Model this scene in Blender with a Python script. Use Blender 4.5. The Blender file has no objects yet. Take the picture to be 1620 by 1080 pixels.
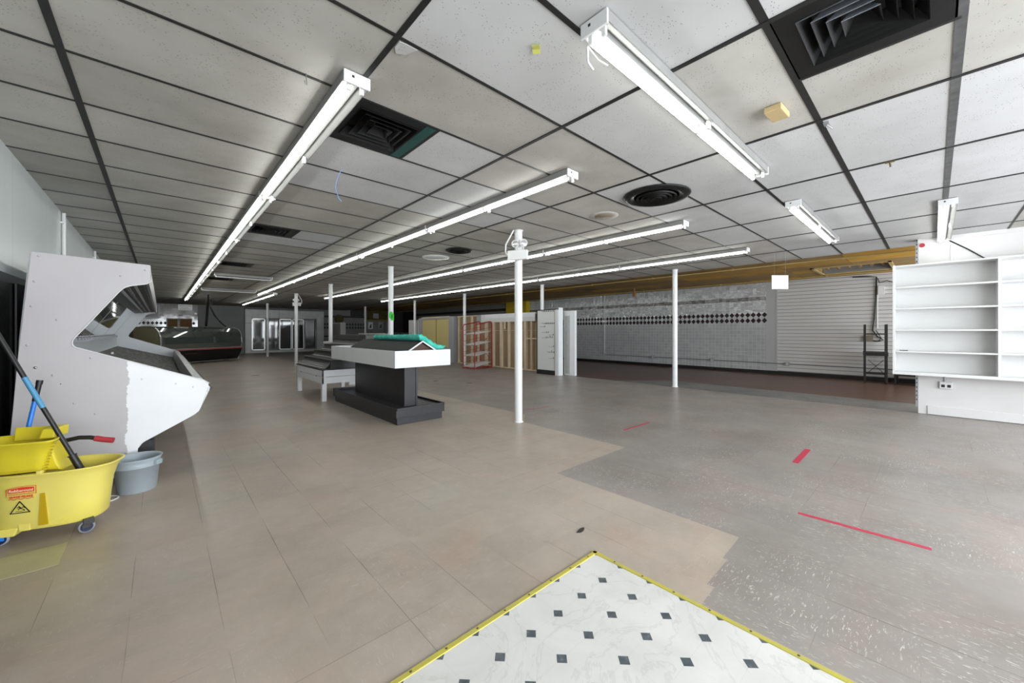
import bpy, bmesh, math, random
from mathutils import Vector, Matrix
random.seed(7)
C = bpy.context.scene.collection
PI = math.pi

# ---------------------------------------------------------------- camera
YAW = 0.7393
EYE = 1.27
cam_d = bpy.data.cameras.new('camera')
cam = bpy.data.objects.new('camera', cam_d); C.objects.link(cam)
cam.location = (0, 0, EYE)
cam.rotation_euler = (PI/2, 0, -YAW)
cam_d.sensor_width = 36.0
cam_d.lens = 608.9*36/1620
cam_d.shift_y = -15.9/1620
cam_d.clip_start = 0.02
cam_d.clip_end = 200
bpy.context.scene.camera = cam

# ---------------------------------------------------------------- world, light, exposure
w = bpy.data.worlds.new('world'); bpy.context.scene.world = w
w.use_nodes = True
bg = w.node_tree.nodes['Background']
bg.inputs['Color'].default_value = (0.86, 0.93, 1.0, 1)
bg.inputs['Strength'].default_value = 1.2
vs = bpy.context.scene.view_settings
vs.view_transform = 'Standard'; vs.look = 'None'; vs.gamma = 1.0; vs.use_curve_mapping = False
vs.exposure = 0.80
TUBE_STRENGTH = 12.5
WINDOW_POWER = 38.0

CEIL = 2.695
WX = ((-0.6, 1.9), (2.1, 4.6), (4.8, 8.5), (9.1, 13.3))          # storefront glass behind the camera
def area(name, x0, x1, z0, z1, y, power):
    l = bpy.data.lights.new(name, 'AREA'); l.shape = 'RECTANGLE'
    l.size = x1-x0; l.size_y = z1-z0; l.energy = power; l.color = (0.90, 0.95, 1.0)
    o = bpy.data.objects.new(name, l); C.objects.link(o)
    o.location = ((x0+x1)/2, y, (z0+z1)/2); o.rotation_euler = (PI/2, 0, PI)
    o.rotation_euler = (-PI/2, 0, PI)
    d = o.matrix_basis.to_quaternion() @ Vector((0, 0, -1))
    if d.y < 0: o.rotation_euler = (PI/2, 0, 0)
    return o
for (a_, b_), k_ in zip(WX, (1.25, 1.0, 0.66, 0.95)):
    area('window_daylight', a_, b_, 0.45, 2.5, -3.13, WINDOW_POWER*(b_-a_)*k_)

# ---------------------------------------------------------------- materials
def mat(name, col, rough=0.6, metal=0.0, spec=0.5, noise=None, bump=None, emit=None, trans=0.0, coat=0.0, alpha=None):
    m = bpy.data.materials.new(name); m.use_nodes = True
    nt = m.node_tree; N = nt.nodes; L = nt.links
    b = N['Principled BSDF']
    b.inputs['Base Color'].default_value = (*col, 1)
    b.inputs['Roughness'].default_value = rough
    b.inputs['Metallic'].default_value = metal
    b.inputs['Specular IOR Level'].default_value = spec
    b.inputs['Transmission Weight'].default_value = trans
    b.inputs['Coat Weight'].default_value = coat
    if emit:
        b.inputs['Emission Color'].default_value = (*emit[0], 1)
        b.inputs['Emission Strength'].default_value = emit[1]
    if noise:                                   # (scale, amount, second colour)
        tc = N.new('ShaderNodeTexCoord'); nz = N.new('ShaderNodeTexNoise')
        nz.inputs['Scale'].default_value = noise[0]; nz.inputs['Detail'].default_value = 6
        rp = N.new('ShaderNodeValToRGB')
        rp.color_ramp.elements[0].position = 0.5-0.2; rp.color_ramp.elements[1].position = 0.5+0.2
        rp.color_ramp.elements[0].color = (*noise[1], 1); rp.color_ramp.elements[1].color = (*col, 1)
        L.new(tc.outputs['Object'], nz.inputs['Vector']); L.new(nz.outputs['Fac'], rp.inputs['Fac'])
        L.new(rp.outputs['Color'], b.inputs['Base Color'])
    if bump:
        tc2 = N.new('ShaderNodeTexCoord'); n2 = N.new('ShaderNodeTexNoise')
        n2.inputs['Scale'].default_value = bump[0]; bp = N.new('ShaderNodeBump')
        bp.inputs['Strength'].default_value = bump[1]; bp.inputs['Distance'].default_value = 0.01
        L.new(tc2.outputs['Object'], n2.inputs['Vector']); L.new(n2.outputs['Fac'], bp.inputs['Height'])
        L.new(bp.outputs['Normal'], b.inputs['Normal'])
    return m

class NG:
    """small node-graph helper"""
    def __init__(s, name, rough=0.6, spec=0.5):
        s.m = bpy.data.materials.new(name); s.m.use_nodes = True
        s.nt = s.m.node_tree; s.N = s.nt.nodes; s.L = s.nt.links; s.b = s.N['Principled BSDF']
        s.b.inputs['Roughness'].default_value = rough; s.b.inputs['Specular IOR Level'].default_value = spec
        s.geo = s.N.new('ShaderNodeNewGeometry').outputs['Position']
        sp = s.N.new('ShaderNodeSeparateXYZ'); s.L.new(s.geo, sp.inputs[0])
        s.x, s.y, s.z = sp.outputs
    def put(s, sock, v):
        if isinstance(v, (int, float)): sock.default_value = v
        elif isinstance(v, tuple): sock.default_value = (*v, 1) if len(v) == 3 and sock.type == 'RGBA' else v
        else: s.L.new(v, sock)
    def math(s, op, a, b=0.0, c=None, clamp=False):
        n = s.N.new('ShaderNodeMath'); n.operation = op; n.use_clamp = clamp
        s.put(n.inputs[0], a); s.put(n.inputs[1], b)
        if c is not None: s.put(n.inputs[2], c)
        return n.outputs[0]
    def vec(s, a, b, c):
        n = s.N.new('ShaderNodeCombineXYZ'); s.put(n.inputs[0], a); s.put(n.inputs[1], b); s.put(n.inputs[2], c); return n.outputs[0]
    def noise(s, scale, vec=None, detail=4, rough=0.5, dist=0.0):
        n = s.N.new('ShaderNodeTexNoise'); n.inputs['Scale'].default_value = scale; n.inputs['Detail'].default_value = detail
        n.inputs['Roughness'].default_value = rough; n.inputs['Distortion'].default_value = dist
        s.L.new(vec or s.geo, n.inputs['Vector']); return n.outputs['Fac']
    def white(s, vec):
        n = s.N.new('ShaderNodeTexWhiteNoise'); s.L.new(vec, n.inputs['Vector']); return n.outputs['Value']
    def voro(s, scale, vec=None, rnd=1.0):
        n = s.N.new('ShaderNodeTexVoronoi'); n.inputs['Scale'].default_value = scale; n.inputs['Randomness'].default_value = rnd
        s.L.new(vec or s.geo, n.inputs['Vector']); return n.outputs['Distance']
    def ramp(s, f, *stops):
        n = s.N.new('ShaderNodeValToRGB'); e = n.color_ramp.elements
        e[0].position, e[1].position = stops[0][0], stops[-1][0]
        e[0].color = (*stops[0][1], 1); e[1].color = (*stops[-1][1], 1)
        for p, c in stops[1:-1]: k = e.new(p); k.color = (*c, 1)
        s.L.new(f, n.inputs['Fac']); return n.outputs['Color']
    def step(s, v, lo, hi):
        n = s.N.new('ShaderNodeMapRange'); s.put(n.inputs['Value'], v)
        n.inputs['From Min'].default_value = lo; n.inputs['From Max'].default_value = hi; n.clamp = True
        return n.outputs['Result']
    def mix(s, f, a, b):
        n = s.N.new('ShaderNodeMix'); n.data_type = 'RGBA'; s.put(n.inputs[0], f)
        s.put(n.inputs[6], a); s.put(n.inputs[7], b); return n.outputs[2]
    def mul(s, a, b):
        n = s.N.new('ShaderNodeMix'); n.data_type = 'RGBA'; n.blend_type = 'MULTIPLY'; n.inputs[0].default_value = 1
        s.put(n.inputs[6], a); s.put(n.inputs[7], b); return n.outputs[2]
    def lines(s, v, period, off, width):
        """1 on thin lines every period"""
        f = s.math('FRACT', s.math('DIVIDE', s.math('SUBTRACT', v, off), period))
        d = s.math('MINIMUM', f, s.math('SUBTRACT', 1.0, f))
        return s.math('LESS_THAN', d, width/period/2)
    def bump(s, h, strength=0.3, dist=0.01):
        n = s.N.new('ShaderNodeBump'); n.inputs['Strength'].default_value = strength; n.inputs['Distance'].default_value = dist
        s.L.new(h, n.inputs['Height']); s.L.new(n.outputs['Normal'], s.b.inputs['Normal'])
    def col(s, c): s.put(s.b.inputs['Base Color'], c); return s.m

def floor_mat(name, c1, c2, c3, fleck, seam, seamcol, rough=0.32):
    g = NG(name, rough, 0.45)
    tx = g.math('FLOOR', g.math('DIVIDE', g.math('SUBTRACT', g.x, 0.2), 0.305))
    ty = g.math('FLOOR', g.math('DIVIDE', g.math('SUBTRACT', g.y, 0.032), 0.305))
    r = g.white(g.vec(tx, ty, 0.5))
    r2 = g.white(g.vec(ty, tx, 3.5))
    base = g.ramp(g.noise(0.9, detail=5, rough=0.6), (0.3, c1), (0.5, c2), (0.72, c3))
    base = g.mul(base, g.ramp(r, (0, (0.96, 0.95, 0.95)), (1, (1.03, 1.03, 1.025))))
    base = g.mul(base, g.ramp(g.noise(1.35, g.vec(g.x, g.y, 11.0), 6, 0.65, 0.5), (0.36, (0.93, 0.965, 0.97)), (0.5, (1.0, 1.0, 1.0)), (0.64, (1.06, 0.99, 0.97))))
    base = g.mul(base, g.ramp(g.noise(9, detail=8, rough=0.7), (0.3, (0.93, 0.93, 0.93)), (0.7, (1.05, 1.05, 1.05))))
    # marble streaks of the vinyl tile run one way or the other tile by tile
    par = g.math('GREATER_THAN', r2, 0.5)
    va = g.vec(g.math('MULTIPLY', g.x, 1.0), g.math('MULTIPLY', g.y, 4.0), 0.0)
    vb = g.vec(g.math('MULTIPLY', g.x, 4.0), g.math('MULTIPLY', g.y, 1.0), 7.0)
    na, nb = g.noise(27, va, 6, 0.62, 0.9), g.noise(27, vb, 6, 0.62, 0.9)
    n = g.math('ADD', g.math('MULTIPLY', na, par), g.math('MULTIPLY', nb, g.math('SUBTRACT', 1.0, par)))
    fl = g.math('MULTIPLY', g.step(n, 0.595, 0.63), g.step(g.noise(1.6, detail=3), 0.36, 0.62))
    base = g.mix(g.math('MULTIPLY', fl, fleck), base, (0.62, 0.60, 0.57))
    # seams show only here and there
    sx = g.math('MULTIPLY', g.lines(g.x, 0.305, 0.2, 0.004), g.step(g.noise(0.9, g.vec(g.math('MULTIPLY', tx, 3.7), g.y, 2.0)), 0.515, 0.585))
    sy = g.math('MULTIPLY', g.lines(g.y, 0.305, 0.032, 0.004), g.step(g.noise(0.9, g.vec(g.x, g.math('MULTIPLY', ty, 3.7), 9.0)), 0.56, 0.63))
    sm = g.math('MULTIPLY', g.math('MAXIMUM', sx, sy), seam*1.15)
    base = g.mix(sm, base, seamcol)
    # scuffs
    sc = g.step(g.noise(3.2, detail=9, rough=0.75), 0.62, 0.78)
    base = g.mix(g.math('MULTIPLY', sc, 0.30), base, (0.17, 0.145, 0.12))
    g.put(g.b.inputs['Roughness'], g.math('ADD', rough-0.06, g.math('MULTIPLY', g.noise(2.5, detail=6), 0.22)))
    return g.col(base)

M = {}
M['floor_beige'] = floor_mat('vinyl_tile_beige', (0.365, 0.303, 0.245), (0.435, 0.372, 0.308), (0.48, 0.422, 0.36), 0.30, 0.65, (0.07, 0.055, 0.045))
M['floor_taupe'] = floor_mat('vinyl_tile_taupe', (0.245, 0.212, 0.187), (0.295, 0.265, 0.243), (0.34, 0.312, 0.288), 0.95, 0.65, (0.07, 0.06, 0.05))
M['floor_blue'] = floor_mat('vinyl_tile_bluegrey', (0.10, 0.105, 0.10), (0.15, 0.155, 0.15), (0.2, 0.2, 0.19), 0.9, 0.4, (0.05, 0.05, 0.05))
g = NG('plank_floor', 0.34, 0.4)
pl = g.math('FLOOR', g.math('DIVIDE', g.x, 0.13))
v = g.vec(g.math('MULTIPLY', g.x, 9.0), g.math('MULTIPLY', g.y, 0.8), pl)
cc = g.ramp(g.noise(2.0, v, 8, 0.7), (0.3, (0.075, 0.035, 0.022)), (0.7, (0.15, 0.075, 0.048)))
cc = g.mul(cc, g.ramp(g.white(g.vec(pl, g.math('FLOOR', g.math('DIVIDE', g.y, 1.2)), 1.0)), (0, (0.8, 0.8, 0.8)), (1, (1.15, 1.15, 1.15))))
M['planks'] = g.col(g.mix(g.lines(g.x, 0.13, 0, 0.004), cc, (0.02, 0.012, 0.01)))
M['pale_tile'] = floor_mat('vinyl_tile_pale', (0.46, 0.43, 0.24), (0.54, 0.50, 0.31), (0.58, 0.54, 0.36), 0.5, 0.5, (0.2, 0.18, 0.12))

def ceil_mat(name, c1, c2, dots):
    g = NG(name, 0.9, 0.15)
    tx = g.math('FLOOR', g.math('DIVIDE', g.math('SUBTRACT', g.x, 2.063), 1.2192))
    ty = g.math('FLOOR', g.math('DIVIDE', g.math('SUBTRACT', g.y, 1.745), 0.6096))
    r = g.white(g.vec(tx, ty, 2.5))
    base = g.ramp(g.noise(1.7, detail=5, rough=0.6), (0.32, c1), (0.68, c2))
    base = g.mul(base, g.ramp(r, (0, (0.90, 0.90, 0.89)), (1, (1.06, 1.06, 1.06))))
    st = g.step(g.noise(0.8, g.vec(g.x, g.y, 5.0), 4), 0.60, 0.75)
    base = g.mix(g.math('MULTIPLY', st, 0.22), base, (0.26, 0.22, 0.17))
    # fissures and pinholes of mineral tile
    vv = g.vec(g.math('MULTIPLY', g.x, 1.0), g.math('MULTIPLY', g.y, 2.2), r)
    d = g.math('LESS_THAN', g.voro(46, vv), 0.17)
    d = g.math('MULTIPLY', d, g.math('GREATER_THAN', g.noise(9, detail=2), 0.50))
    base = g.mix(g.math('MULTIPLY', d, dots), base, (0.10, 0.095, 0.09))
    return g.col(base)
M['ceil_new'] = ceil_mat('ceiling_tile_clean', (0.53, 0.53, 0.53), (0.60, 0.60, 0.60), 0.8)
M['ceil_old'] = ceil_mat('ceiling_tile_aged', (0.42, 0.40, 0.365), (0.53, 0.515, 0.48), 0.75)
M['ceil_grey'] = ceil_mat('ceiling_tile_dingy', (0.36, 0.345, 0.315), (0.46, 0.445, 0.41), 0.3)
g = NG('ochre_ceiling', 0.75, 0.3)
tx = g.math('FLOOR', g.math('DIVIDE', g.x, 0.6096)); ty = g.math('FLOOR', g.math('DIVIDE', g.y, 1.2192))
cc = g.ramp(g.white(g.vec(tx, ty, 1.5)), (0, (0.29, 0.185, 0.065)), (0.6, (0.345, 0.23, 0.09)), (0.8, (0.47, 0.27, 0.045)), (1, (0.60, 0.33, 0.04)))
cc = g.mul(cc, g.ramp(g.noise(2.2, detail=5), (0.3, (0.85, 0.85, 0.85)), (0.7, (1.1, 1.1, 1.1))))
gl = g.math('MAXIMUM', g.lines(g.x, 0.6096, 0, 0.02), g.lines(g.y, 1.2192, 0, 0.02))
M['ochre'] = g.col(g.mix(g.math('MULTIPLY', gl, 0.6), cc, (0.16, 0.09, 0.02)))
M['ochre_pipe'] = mat('ochre_paint', (0.52, 0.38, 0.14), 0.5)
M['black_bar'] = mat('black_painted_tee', (0.009, 0.009, 0.009), 0.5, noise=(30, (0.014, 0.014, 0.013), None))
M['worn_bar'] = mat('worn_grey_tee', (0.05, 0.05, 0.05), 0.45, noise=(12, (0.12, 0.12, 0.12), None))
g = NG('white_wall_panel', 0.28, 0.5)
cc = g.ramp(g.noise(0.7, g.vec(g.x, g.math('MULTIPLY', g.y, 2.0), g.math('MULTIPLY', g.z, 0.3)), 5), (0.3, (0.52, 0.56, 0.56)), (0.7, (0.62, 0.66, 0.66)))
g.bump(g.noise(0.9, detail=1), 0.6, 0.02)
M['frp'] = g.col(g.mix(g.lines(g.y, 1.22, 0.1, 0.006), cc, (0.35, 0.38, 0.38)))
M['black_wall'] = mat('black_gloss_panel', (0.010, 0.010, 0.011), 0.22, noise=(1.5, (0.016, 0.015, 0.014), None))
g = NG('white_plaster', 0.5, 0.4)
cc = g.ramp(g.noise(1.3, detail=6), (0.3, (0.66, 0.64, 0.63)), (0.7, (0.74, 0.73, 0.725)))
cc = g.mix(g.math('MULTIPLY', g.step(g.noise(6, detail=9, rough=0.8), 0.66, 0.8), 0.3), cc, (0.45, 0.42, 0.40))
M['plaster'] = g.col(cc)
M['plaster_trim'] = mat('white_trim_board', (0.72, 0.71, 0.70), 0.4)
M['dark_wall'] = mat('dark_grey_wall', (0.018, 0.018, 0.018), 0.5, noise=(2, (0.012, 0.012, 0.012), None))
M['grey_wall'] = mat('grey_wall', (0.24, 0.24, 0.225), 0.55, noise=(1.2, (0.19, 0.19, 0.18), None))
M['front_wall'] = mat('front_wall', (0.35, 0.34, 0.33), 0.6)
# glazed tile wall: facing X, pattern in Y and Z
def tile_mat(name, horiz, c1, c2, grout, band, seed=0.0, bumpk=0.8):
    g = NG(name, 0.2, 0.5)
    h = getattr(g, horiz)
    hx = g.math('DIVIDE', h, 0.108); zz = g.math('DIVIDE', g.z, 0.108)
    ix, iz = g.math('FLOOR', hx), g.math('FLOOR', zz)
    r = g.white(g.vec(ix, iz, seed))
    cc = g.ramp(r, (0, c1), (1, c2))
    gl = g.math('MAXIMUM', g.lines(h, 0.108, 0, 0.006), g.lines(g.z, 0.108, 0, 0.006))
    inb = g.math('MULTIPLY', g.math('GREATER_THAN', g.z, band[0]), g.math('LESS_THAN', g.z, band[1]))
    cc = g.mix(inb, cc, g.ramp(r, (0, band[2]), (1, band[3])))
    cc = g.mix(g.math('MULTIPLY', gl, g.math('SUBTRACT', 1.0, g.math('MULTIPLY', inb, 0.8))), cc, grout)
    # each glazed tile sits at its own slight angle, so lamps glint irregularly
    ra = g.math('SUBTRACT', g.white(g.vec(ix, iz, 4.0)), 0.5); rb = g.math('SUBTRACT', g.white(g.vec(ix, iz, 8.0)), 0.5)
    fx, fz = g.math('FRACT', hx), g.math('FRACT', zz)
    hgt = g.math('ADD', g.math('MULTIPLY', ra, fx), g.math('MULTIPLY', rb, fz))
    hgt = g.math('ADD', hgt, g.math('MULTIPLY', g.noise(9, g.vec(0.0, g.math('MULTIPLY', h, 1.1), g.math('MULTIPLY', g.z, 2.0)), 2), 0.42))
    hgt = g.math('MULTIPLY', hgt, g.math('ADD', 0.25, g.math('MULTIPLY', g.step(g.z, 1.86, 1.95), 1.0)))
    g.bump(hgt, bumpk, 0.02)
    g.b.inputs['IOR'].default_value = 1.9
    g.put(g.b.inputs['Roughness'], g.math('ADD', 0.09, g.math('MULTIPLY', gl, 0.5)))
    return g.col(cc)
M['tile_side'] = tile_mat('glazed_tile', 'y', (0.42, 0.44, 0.455), (0.50, 0.515, 0.525), (0.64, 0.65, 0.65), (2.21, 2.32, (0.11, 0.10, 0.10), (0.17, 0.16, 0.16)))
M['tile_far'] = tile_mat('glazed_tile_far', 'x', (0.44, 0.43, 0.40), (0.54, 0.53, 0.49), (0.6, 0.6, 0.57), (2.05, 2.16, (0.13, 0.05, 0.04), (0.20, 0.10, 0.08)), 0.0, 0.05)
M['diamond'] = mat('maroon_tile', (0.022, 0.006, 0.011), 0.4, spec=0.3)
M['plain_strip'] = mat('plain_grey_board', (0.46, 0.47, 0.48), 0.5)
g = NG('slatwall_board', 0.4, 0.4)
f = g.math('FRACT', g.math('DIVIDE', g.z, 0.1))
gr = g.math('LESS_THAN', f, 0.13)
cc = g.ramp(g.noise(1.1, detail=4), (0.3, (0.56, 0.555, 0.54)), (0.7, (0.66, 0.66, 0.65)))
M['slat'] = g.col(g.mix(gr, cc, (0.16, 0.16, 0.17)))
M['slat_groove'] = mat('slatwall_groove', (0.22, 0.22, 0.22), 0.6)
M['baseboard'] = mat('black_cove_base', (0.012, 0.011, 0.011), 0.4)
M['column'] = mat('white_column_paint', (0.78, 0.785, 0.79), 0.35, noise=(3, (0.74, 0.745, 0.75), None))
M['white_enamel'] = mat('white_enamel', (0.74, 0.745, 0.74), 0.3)
M['enamel_aged'] = mat('aged_white_enamel', (0.50, 0.50, 0.47), 0.35, noise=(6, (0.42, 0.42, 0.39), None))
M['housing'] = mat('fixture_enamel', (0.27, 0.27, 0.26), 0.55, noise=(6, (0.22, 0.22, 0.21), None))
M['tube'] = mat('lit_fluorescent_tube', (0.9, 0.9, 0.9), 0.4, emit=((0.97, 1.0, 0.96), TUBE_STRENGTH))
M['tube_off'] = mat('unlit_fluorescent_tube', (0.75, 0.76, 0.74), 0.25)
M['vent_black'] = mat('black_vent_metal', (0.007, 0.007, 0.007), 0.42, spec=0.3)
M['louver_black'] = mat('black_louver', (0.006,0.006,0.006), 0.6, spec=0.2)
M['vent_shine'] = mat('bare_metal_louver', (0.80, 0.84, 0.90), 0.38, metal=0.85, noise=(9, (0.5, 0.53, 0.58), None))
M['teal_paint'] = mat('teal_paint', (0.004, 0.06, 0.05), 0.4)
M['beige_plastic'] = mat('beige_plastic', (0.25, 0.21, 0.15), 0.6)
M['tan_box'] = mat('tan_plastic', (0.52, 0.39, 0.20), 0.55)
M['yellow_paper'] = mat('yellow_paper', (0.66, 0.66, 0.16), 0.7)
M['blue_wire'] = mat('blue_wire', (0.25, 0.38, 0.72), 0.4)
M['black_rubber'] = mat('black_rubber', (0.012, 0.012, 0.012), 0.45)
M['dark_metal'] = mat('dark_metal', (0.05, 0.05, 0.05), 0.4, metal=0.6)
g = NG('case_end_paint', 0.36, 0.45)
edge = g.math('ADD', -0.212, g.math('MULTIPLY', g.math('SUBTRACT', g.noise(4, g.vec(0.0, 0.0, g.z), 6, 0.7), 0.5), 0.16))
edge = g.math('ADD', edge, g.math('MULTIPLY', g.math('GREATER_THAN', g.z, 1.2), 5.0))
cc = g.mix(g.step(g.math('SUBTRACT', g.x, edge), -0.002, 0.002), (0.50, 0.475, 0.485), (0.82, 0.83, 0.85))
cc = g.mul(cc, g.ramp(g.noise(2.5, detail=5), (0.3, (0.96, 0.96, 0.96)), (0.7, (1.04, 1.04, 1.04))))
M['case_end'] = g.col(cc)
M['case_white'] = mat('case_interior_white', (0.60, 0.63, 0.66), 0.35)
M['mirror'] = mat('mirror', (0.85, 0.88, 0.87), 0.03, metal=1.0)
M['case_grate'] = mat('grimy_deck_grate', (0.20, 0.195, 0.175), 0.55, metal=0.3, noise=(22, (0.06, 0.057, 0.05), None), bump=(60, 0.8))
g = NG('case_bumper', 0.3, 0.5)
g.b.inputs['Metallic'].default_value = 0.5
M['case_bumper'] = g.col(g.ramp(g.noise(5, g.vec(g.math('MULTIPLY', g.x, 14.0), g.y, g.z), 8, 0.75), (0.3, (0.13, 0.13, 0.12)), (0.7, (0.50, 0.50, 0.48))))
g = NG('honeycomb_lip', 0.4, 0.5)
M['honeycomb'] = g.col(g.ramp(g.noise(3, g.vec(g.math('MULTIPLY', g.x, 16.0), g.math('MULTIPLY', g.y, 1.5), g.z), 8, 0.8), (0.42, (0.02, 0.02, 0.02)), (0.58, (0.62, 0.62, 0.6))))
M['yellow_plastic'] = mat('yellow_plastic', (0.80, 0.66, 0.03), 0.38, noise=(7, (0.72, 0.60, 0.04), None))
M['yellow_faded'] = mat('faded_yellow_plastic', (0.86, 0.74, 0.13), 0.42, noise=(5, (0.80, 0.69, 0.17), None))
M['groove_shade'] = mat('shaded_amber_plastic', (0.55, 0.36, 0.01), 0.4)  # darker amber: the shade inside the tub's groove is put into the colour
M['grey_plastic'] = mat('grey_blue_plastic', (0.38, 0.44, 0.485), 0.42, noise=(6, (0.35, 0.405, 0.445), None))
M['blue_plastic'] = mat('blue_plastic', (0.02, 0.22, 0.78), 0.35)
M['blue_sleeve'] = mat('light_blue_tape', (0.08, 0.30, 0.52), 0.45)
M['navy_plastic'] = mat('navy_plastic', (0.012, 0.02, 0.07), 0.35)
M['wheel_grey'] = mat('grey_wheel_tread', (0.30, 0.32, 0.36), 0.5)
M['red_grip'] = mat('red_grip', (0.42, 0.035, 0.05), 0.5)
M['label_red'] = mat('red_label_ink', (0.78, 0.05, 0.03), 0.5)
M['label_cream'] = mat('cream_label_ink', (0.85, 0.72, 0.42), 0.5)
M['label_black'] = mat('black_label_ink', (0.01, 0.01, 0.01), 0.5)
M['mop_white'] = mat('mop_cotton', (0.55, 0.53, 0.48), 0.9)
M['white_paint'] = mat('white_painted_wood', (0.80, 0.82, 0.84), 0.42, noise=(4, (0.76, 0.78, 0.80), None))
M['slat_face'] = mat('slat_board_white', (0.62, 0.62, 0.61), 0.45)
M['shelf_white'] = mat('white_melamine', (0.73, 0.73, 0.72), 0.42)
M['black_wood'] = mat('black_painted_board', (0.024, 0.023, 0.027), 0.42, noise=(6, (0.030, 0.029, 0.033), None))
M['roof_felt'] = mat('dark_grey_felt_board', (0.030, 0.031, 0.030), 0.7, noise=(9, (0.022, 0.023, 0.022), None))
M['brown_board'] = mat('brown_board', (0.085, 0.04, 0.028), 0.6)
g = NG('aqua_foam', 0.5, 0.4)
M['aqua'] = g.col(g.ramp(g.noise(11, detail=4), (0.35, (0.03, 0.50, 0.38)), (0.7, (0.13, 0.68, 0.55))))
M['step_black'] = mat('ribbed_black_plastic', (0.020, 0.020, 0.019), 0.38)
M['step_grey'] = mat('dusty_black_tread', (0.075, 0.073, 0.066), 0.5, noise=(8, (0.04, 0.04, 0.037), None))
M['step_strip'] = mat('white_price_strip', (0.66, 0.65, 0.62), 0.35)
M['cooler_metal'] = mat('galvanised_panel', (0.40, 0.41, 0.38), 0.42, metal=0.55, noise=(3, (0.33, 0.34, 0.32), None))
M['alu'] = mat('aluminium_frame', (0.72, 0.73, 0.72), 0.28, metal=0.8)
M['cooler_glass'] = mat('dark_cooler_glass', (0.03, 0.034, 0.036), 0.04, spec=1.0)
M['tan_panel'] = mat('tan_panel', (0.40, 0.36, 0.21), 0.5)
M['deli_glass'] = mat('dark_tinted_glass', (0.06, 0.075, 0.07), 0.05, spec=1.0, coat=0.8)
M['deli_glass'].node_tree.nodes['Principled BSDF'].inputs['IOR'].default_value = 2.0
M['deli_black'] = mat('black_gloss_body', (0.009, 0.008, 0.008), 0.18)
M['deli_red'] = mat('red_stripe', (0.55, 0.045, 0.03), 0.3)
M['steel'] = mat('brushed_steel', (0.55, 0.56, 0.55), 0.3, metal=0.85)
M['cardboard'] = mat('brown_cardboard', (0.30, 0.17, 0.065), 0.8, noise=(4, (0.24, 0.13, 0.05), None))
M['pine'] = mat('pine_stud', (0.72, 0.60, 0.43), 0.6, noise=(5, (0.63, 0.51, 0.35), None))
M['hardboard'] = mat('brown_hardboard', (0.34, 0.235, 0.14), 0.6, noise=(1.5, (0.29, 0.20, 0.12), None))
M['yellow_door'] = mat('pale_yellow_board', (0.60, 0.49, 0.21), 0.5)
M['grey_frame'] = mat('grey_laminate', (0.36, 0.36, 0.38), 0.45)
M['red_metal'] = mat('red_painted_tube', (0.34, 0.012, 0.018), 0.35)
M['pegboard'] = mat('white_pegboard', (0.68, 0.69, 0.67), 0.45)
M['hook_metal'] = mat('grey_hook_wire', (0.16, 0.16, 0.16), 0.4, metal=0.5)
M['yellow_wall'] = mat('yellow_paint', (0.52, 0.36, 0.015), 0.5)
M['dim_yellow'] = mat('dull_yellow_box', (0.22, 0.17, 0.02), 0.6)
M['green_tag'] = mat('green_paper', (0.08, 0.65, 0.08), 0.6)
M['cable'] = mat('black_cable', (0.01, 0.01, 0.01), 0.45)
M['red_tape'] = mat('red_floor_tape', (0.52, 0.035, 0.075), 0.45)
M['mark'] = mat('dark_floor_mark', (0.04, 0.032, 0.027), 0.7)
M['outlet_metal'] = mat('grey_metal_box', (0.40, 0.41, 0.42), 0.4, metal=0.5)
M['conduit'] = mat('grey_conduit', (0.24, 0.25, 0.26), 0.4, metal=0.4)
M['paper'] = mat('white_paper', (0.80, 0.81, 0.82), 0.6)
M['brown_ink'] = mat('brown_patch', (0.13, 0.085, 0.03), 0.7)
M['chair_black'] = mat('black_metal_chair', (0.014, 0.014, 0.015), 0.4)
M['lamp_glass'] = mat('lamp_lens', (0.72, 0.73, 0.74), 0.12, metal=0.5)
M['window_glass'] = mat('window_glass', (1, 1, 1), 0.0, trans=1.0)
M['window_glass'].node_tree.nodes['Principled BSDF'].inputs['IOR'].default_value = 1.01
M['drop_panel'] = mat('grey_cover_panel', (0.30, 0.305, 0.29), 0.55, noise=(1.4, (0.25, 0.255, 0.245), None))
g = NG('mural_print', 0.6, 0.3)
M['mural'] = g.col(g.ramp(g.noise(2.6, g.vec(g.x, 0.0, g.z), 4, 0.6), (0.35, (0.02, 0.022, 0.008)), (0.5, (0.10, 0.085, 0.012)), (0.6, (0.06, 0.03, 0.012)), (0.72, (0.17, 0.13, 0.03))))
# sheet vinyl of the mat: diamonds on a lattice and faint marbling
g = NG('marbled_sheet_vinyl', 0.33, 0.45)
cc = g.ramp(g.noise(3.0, detail=8, rough=0.65, dist=0.8), (0.3, (0.62, 0.61, 0.58)), (0.6, (0.70, 0.695, 0.67)))
vn = g.math('ABSOLUTE', g.math('SUBTRACT', g.noise(2.2, detail=6, rough=0.6, dist=1.6), 0.5))
cc = g.mix(g.math('MULTIPLY', g.math('LESS_THAN', vn, 0.012), 0.22), cc, (0.42, 0.41, 0.38))
px_, py_ = 0.1715, 0.1665
u = g.math('FRACT', g.math('ADD', g.math('DIVIDE', g.math('SUBTRACT', g.x, 1.660), px_), 0.5))
v_ = g.math('FRACT', g.math('ADD', g.math('DIVIDE', g.math('SUBTRACT', g.y, 1.137), py_), 0.5))
du = g.math('MULTIPLY', g.math('ABSOLUTE', g.math('SUBTRACT', u, 0.5)), px_)
dv = g.math('MULTIPLY', g.math('ABSOLUTE', g.math('SUBTRACT', v_, 0.5)), py_)
dm = g.math('LESS_THAN', g.math('ADD', du, dv), 0.0275)
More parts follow.
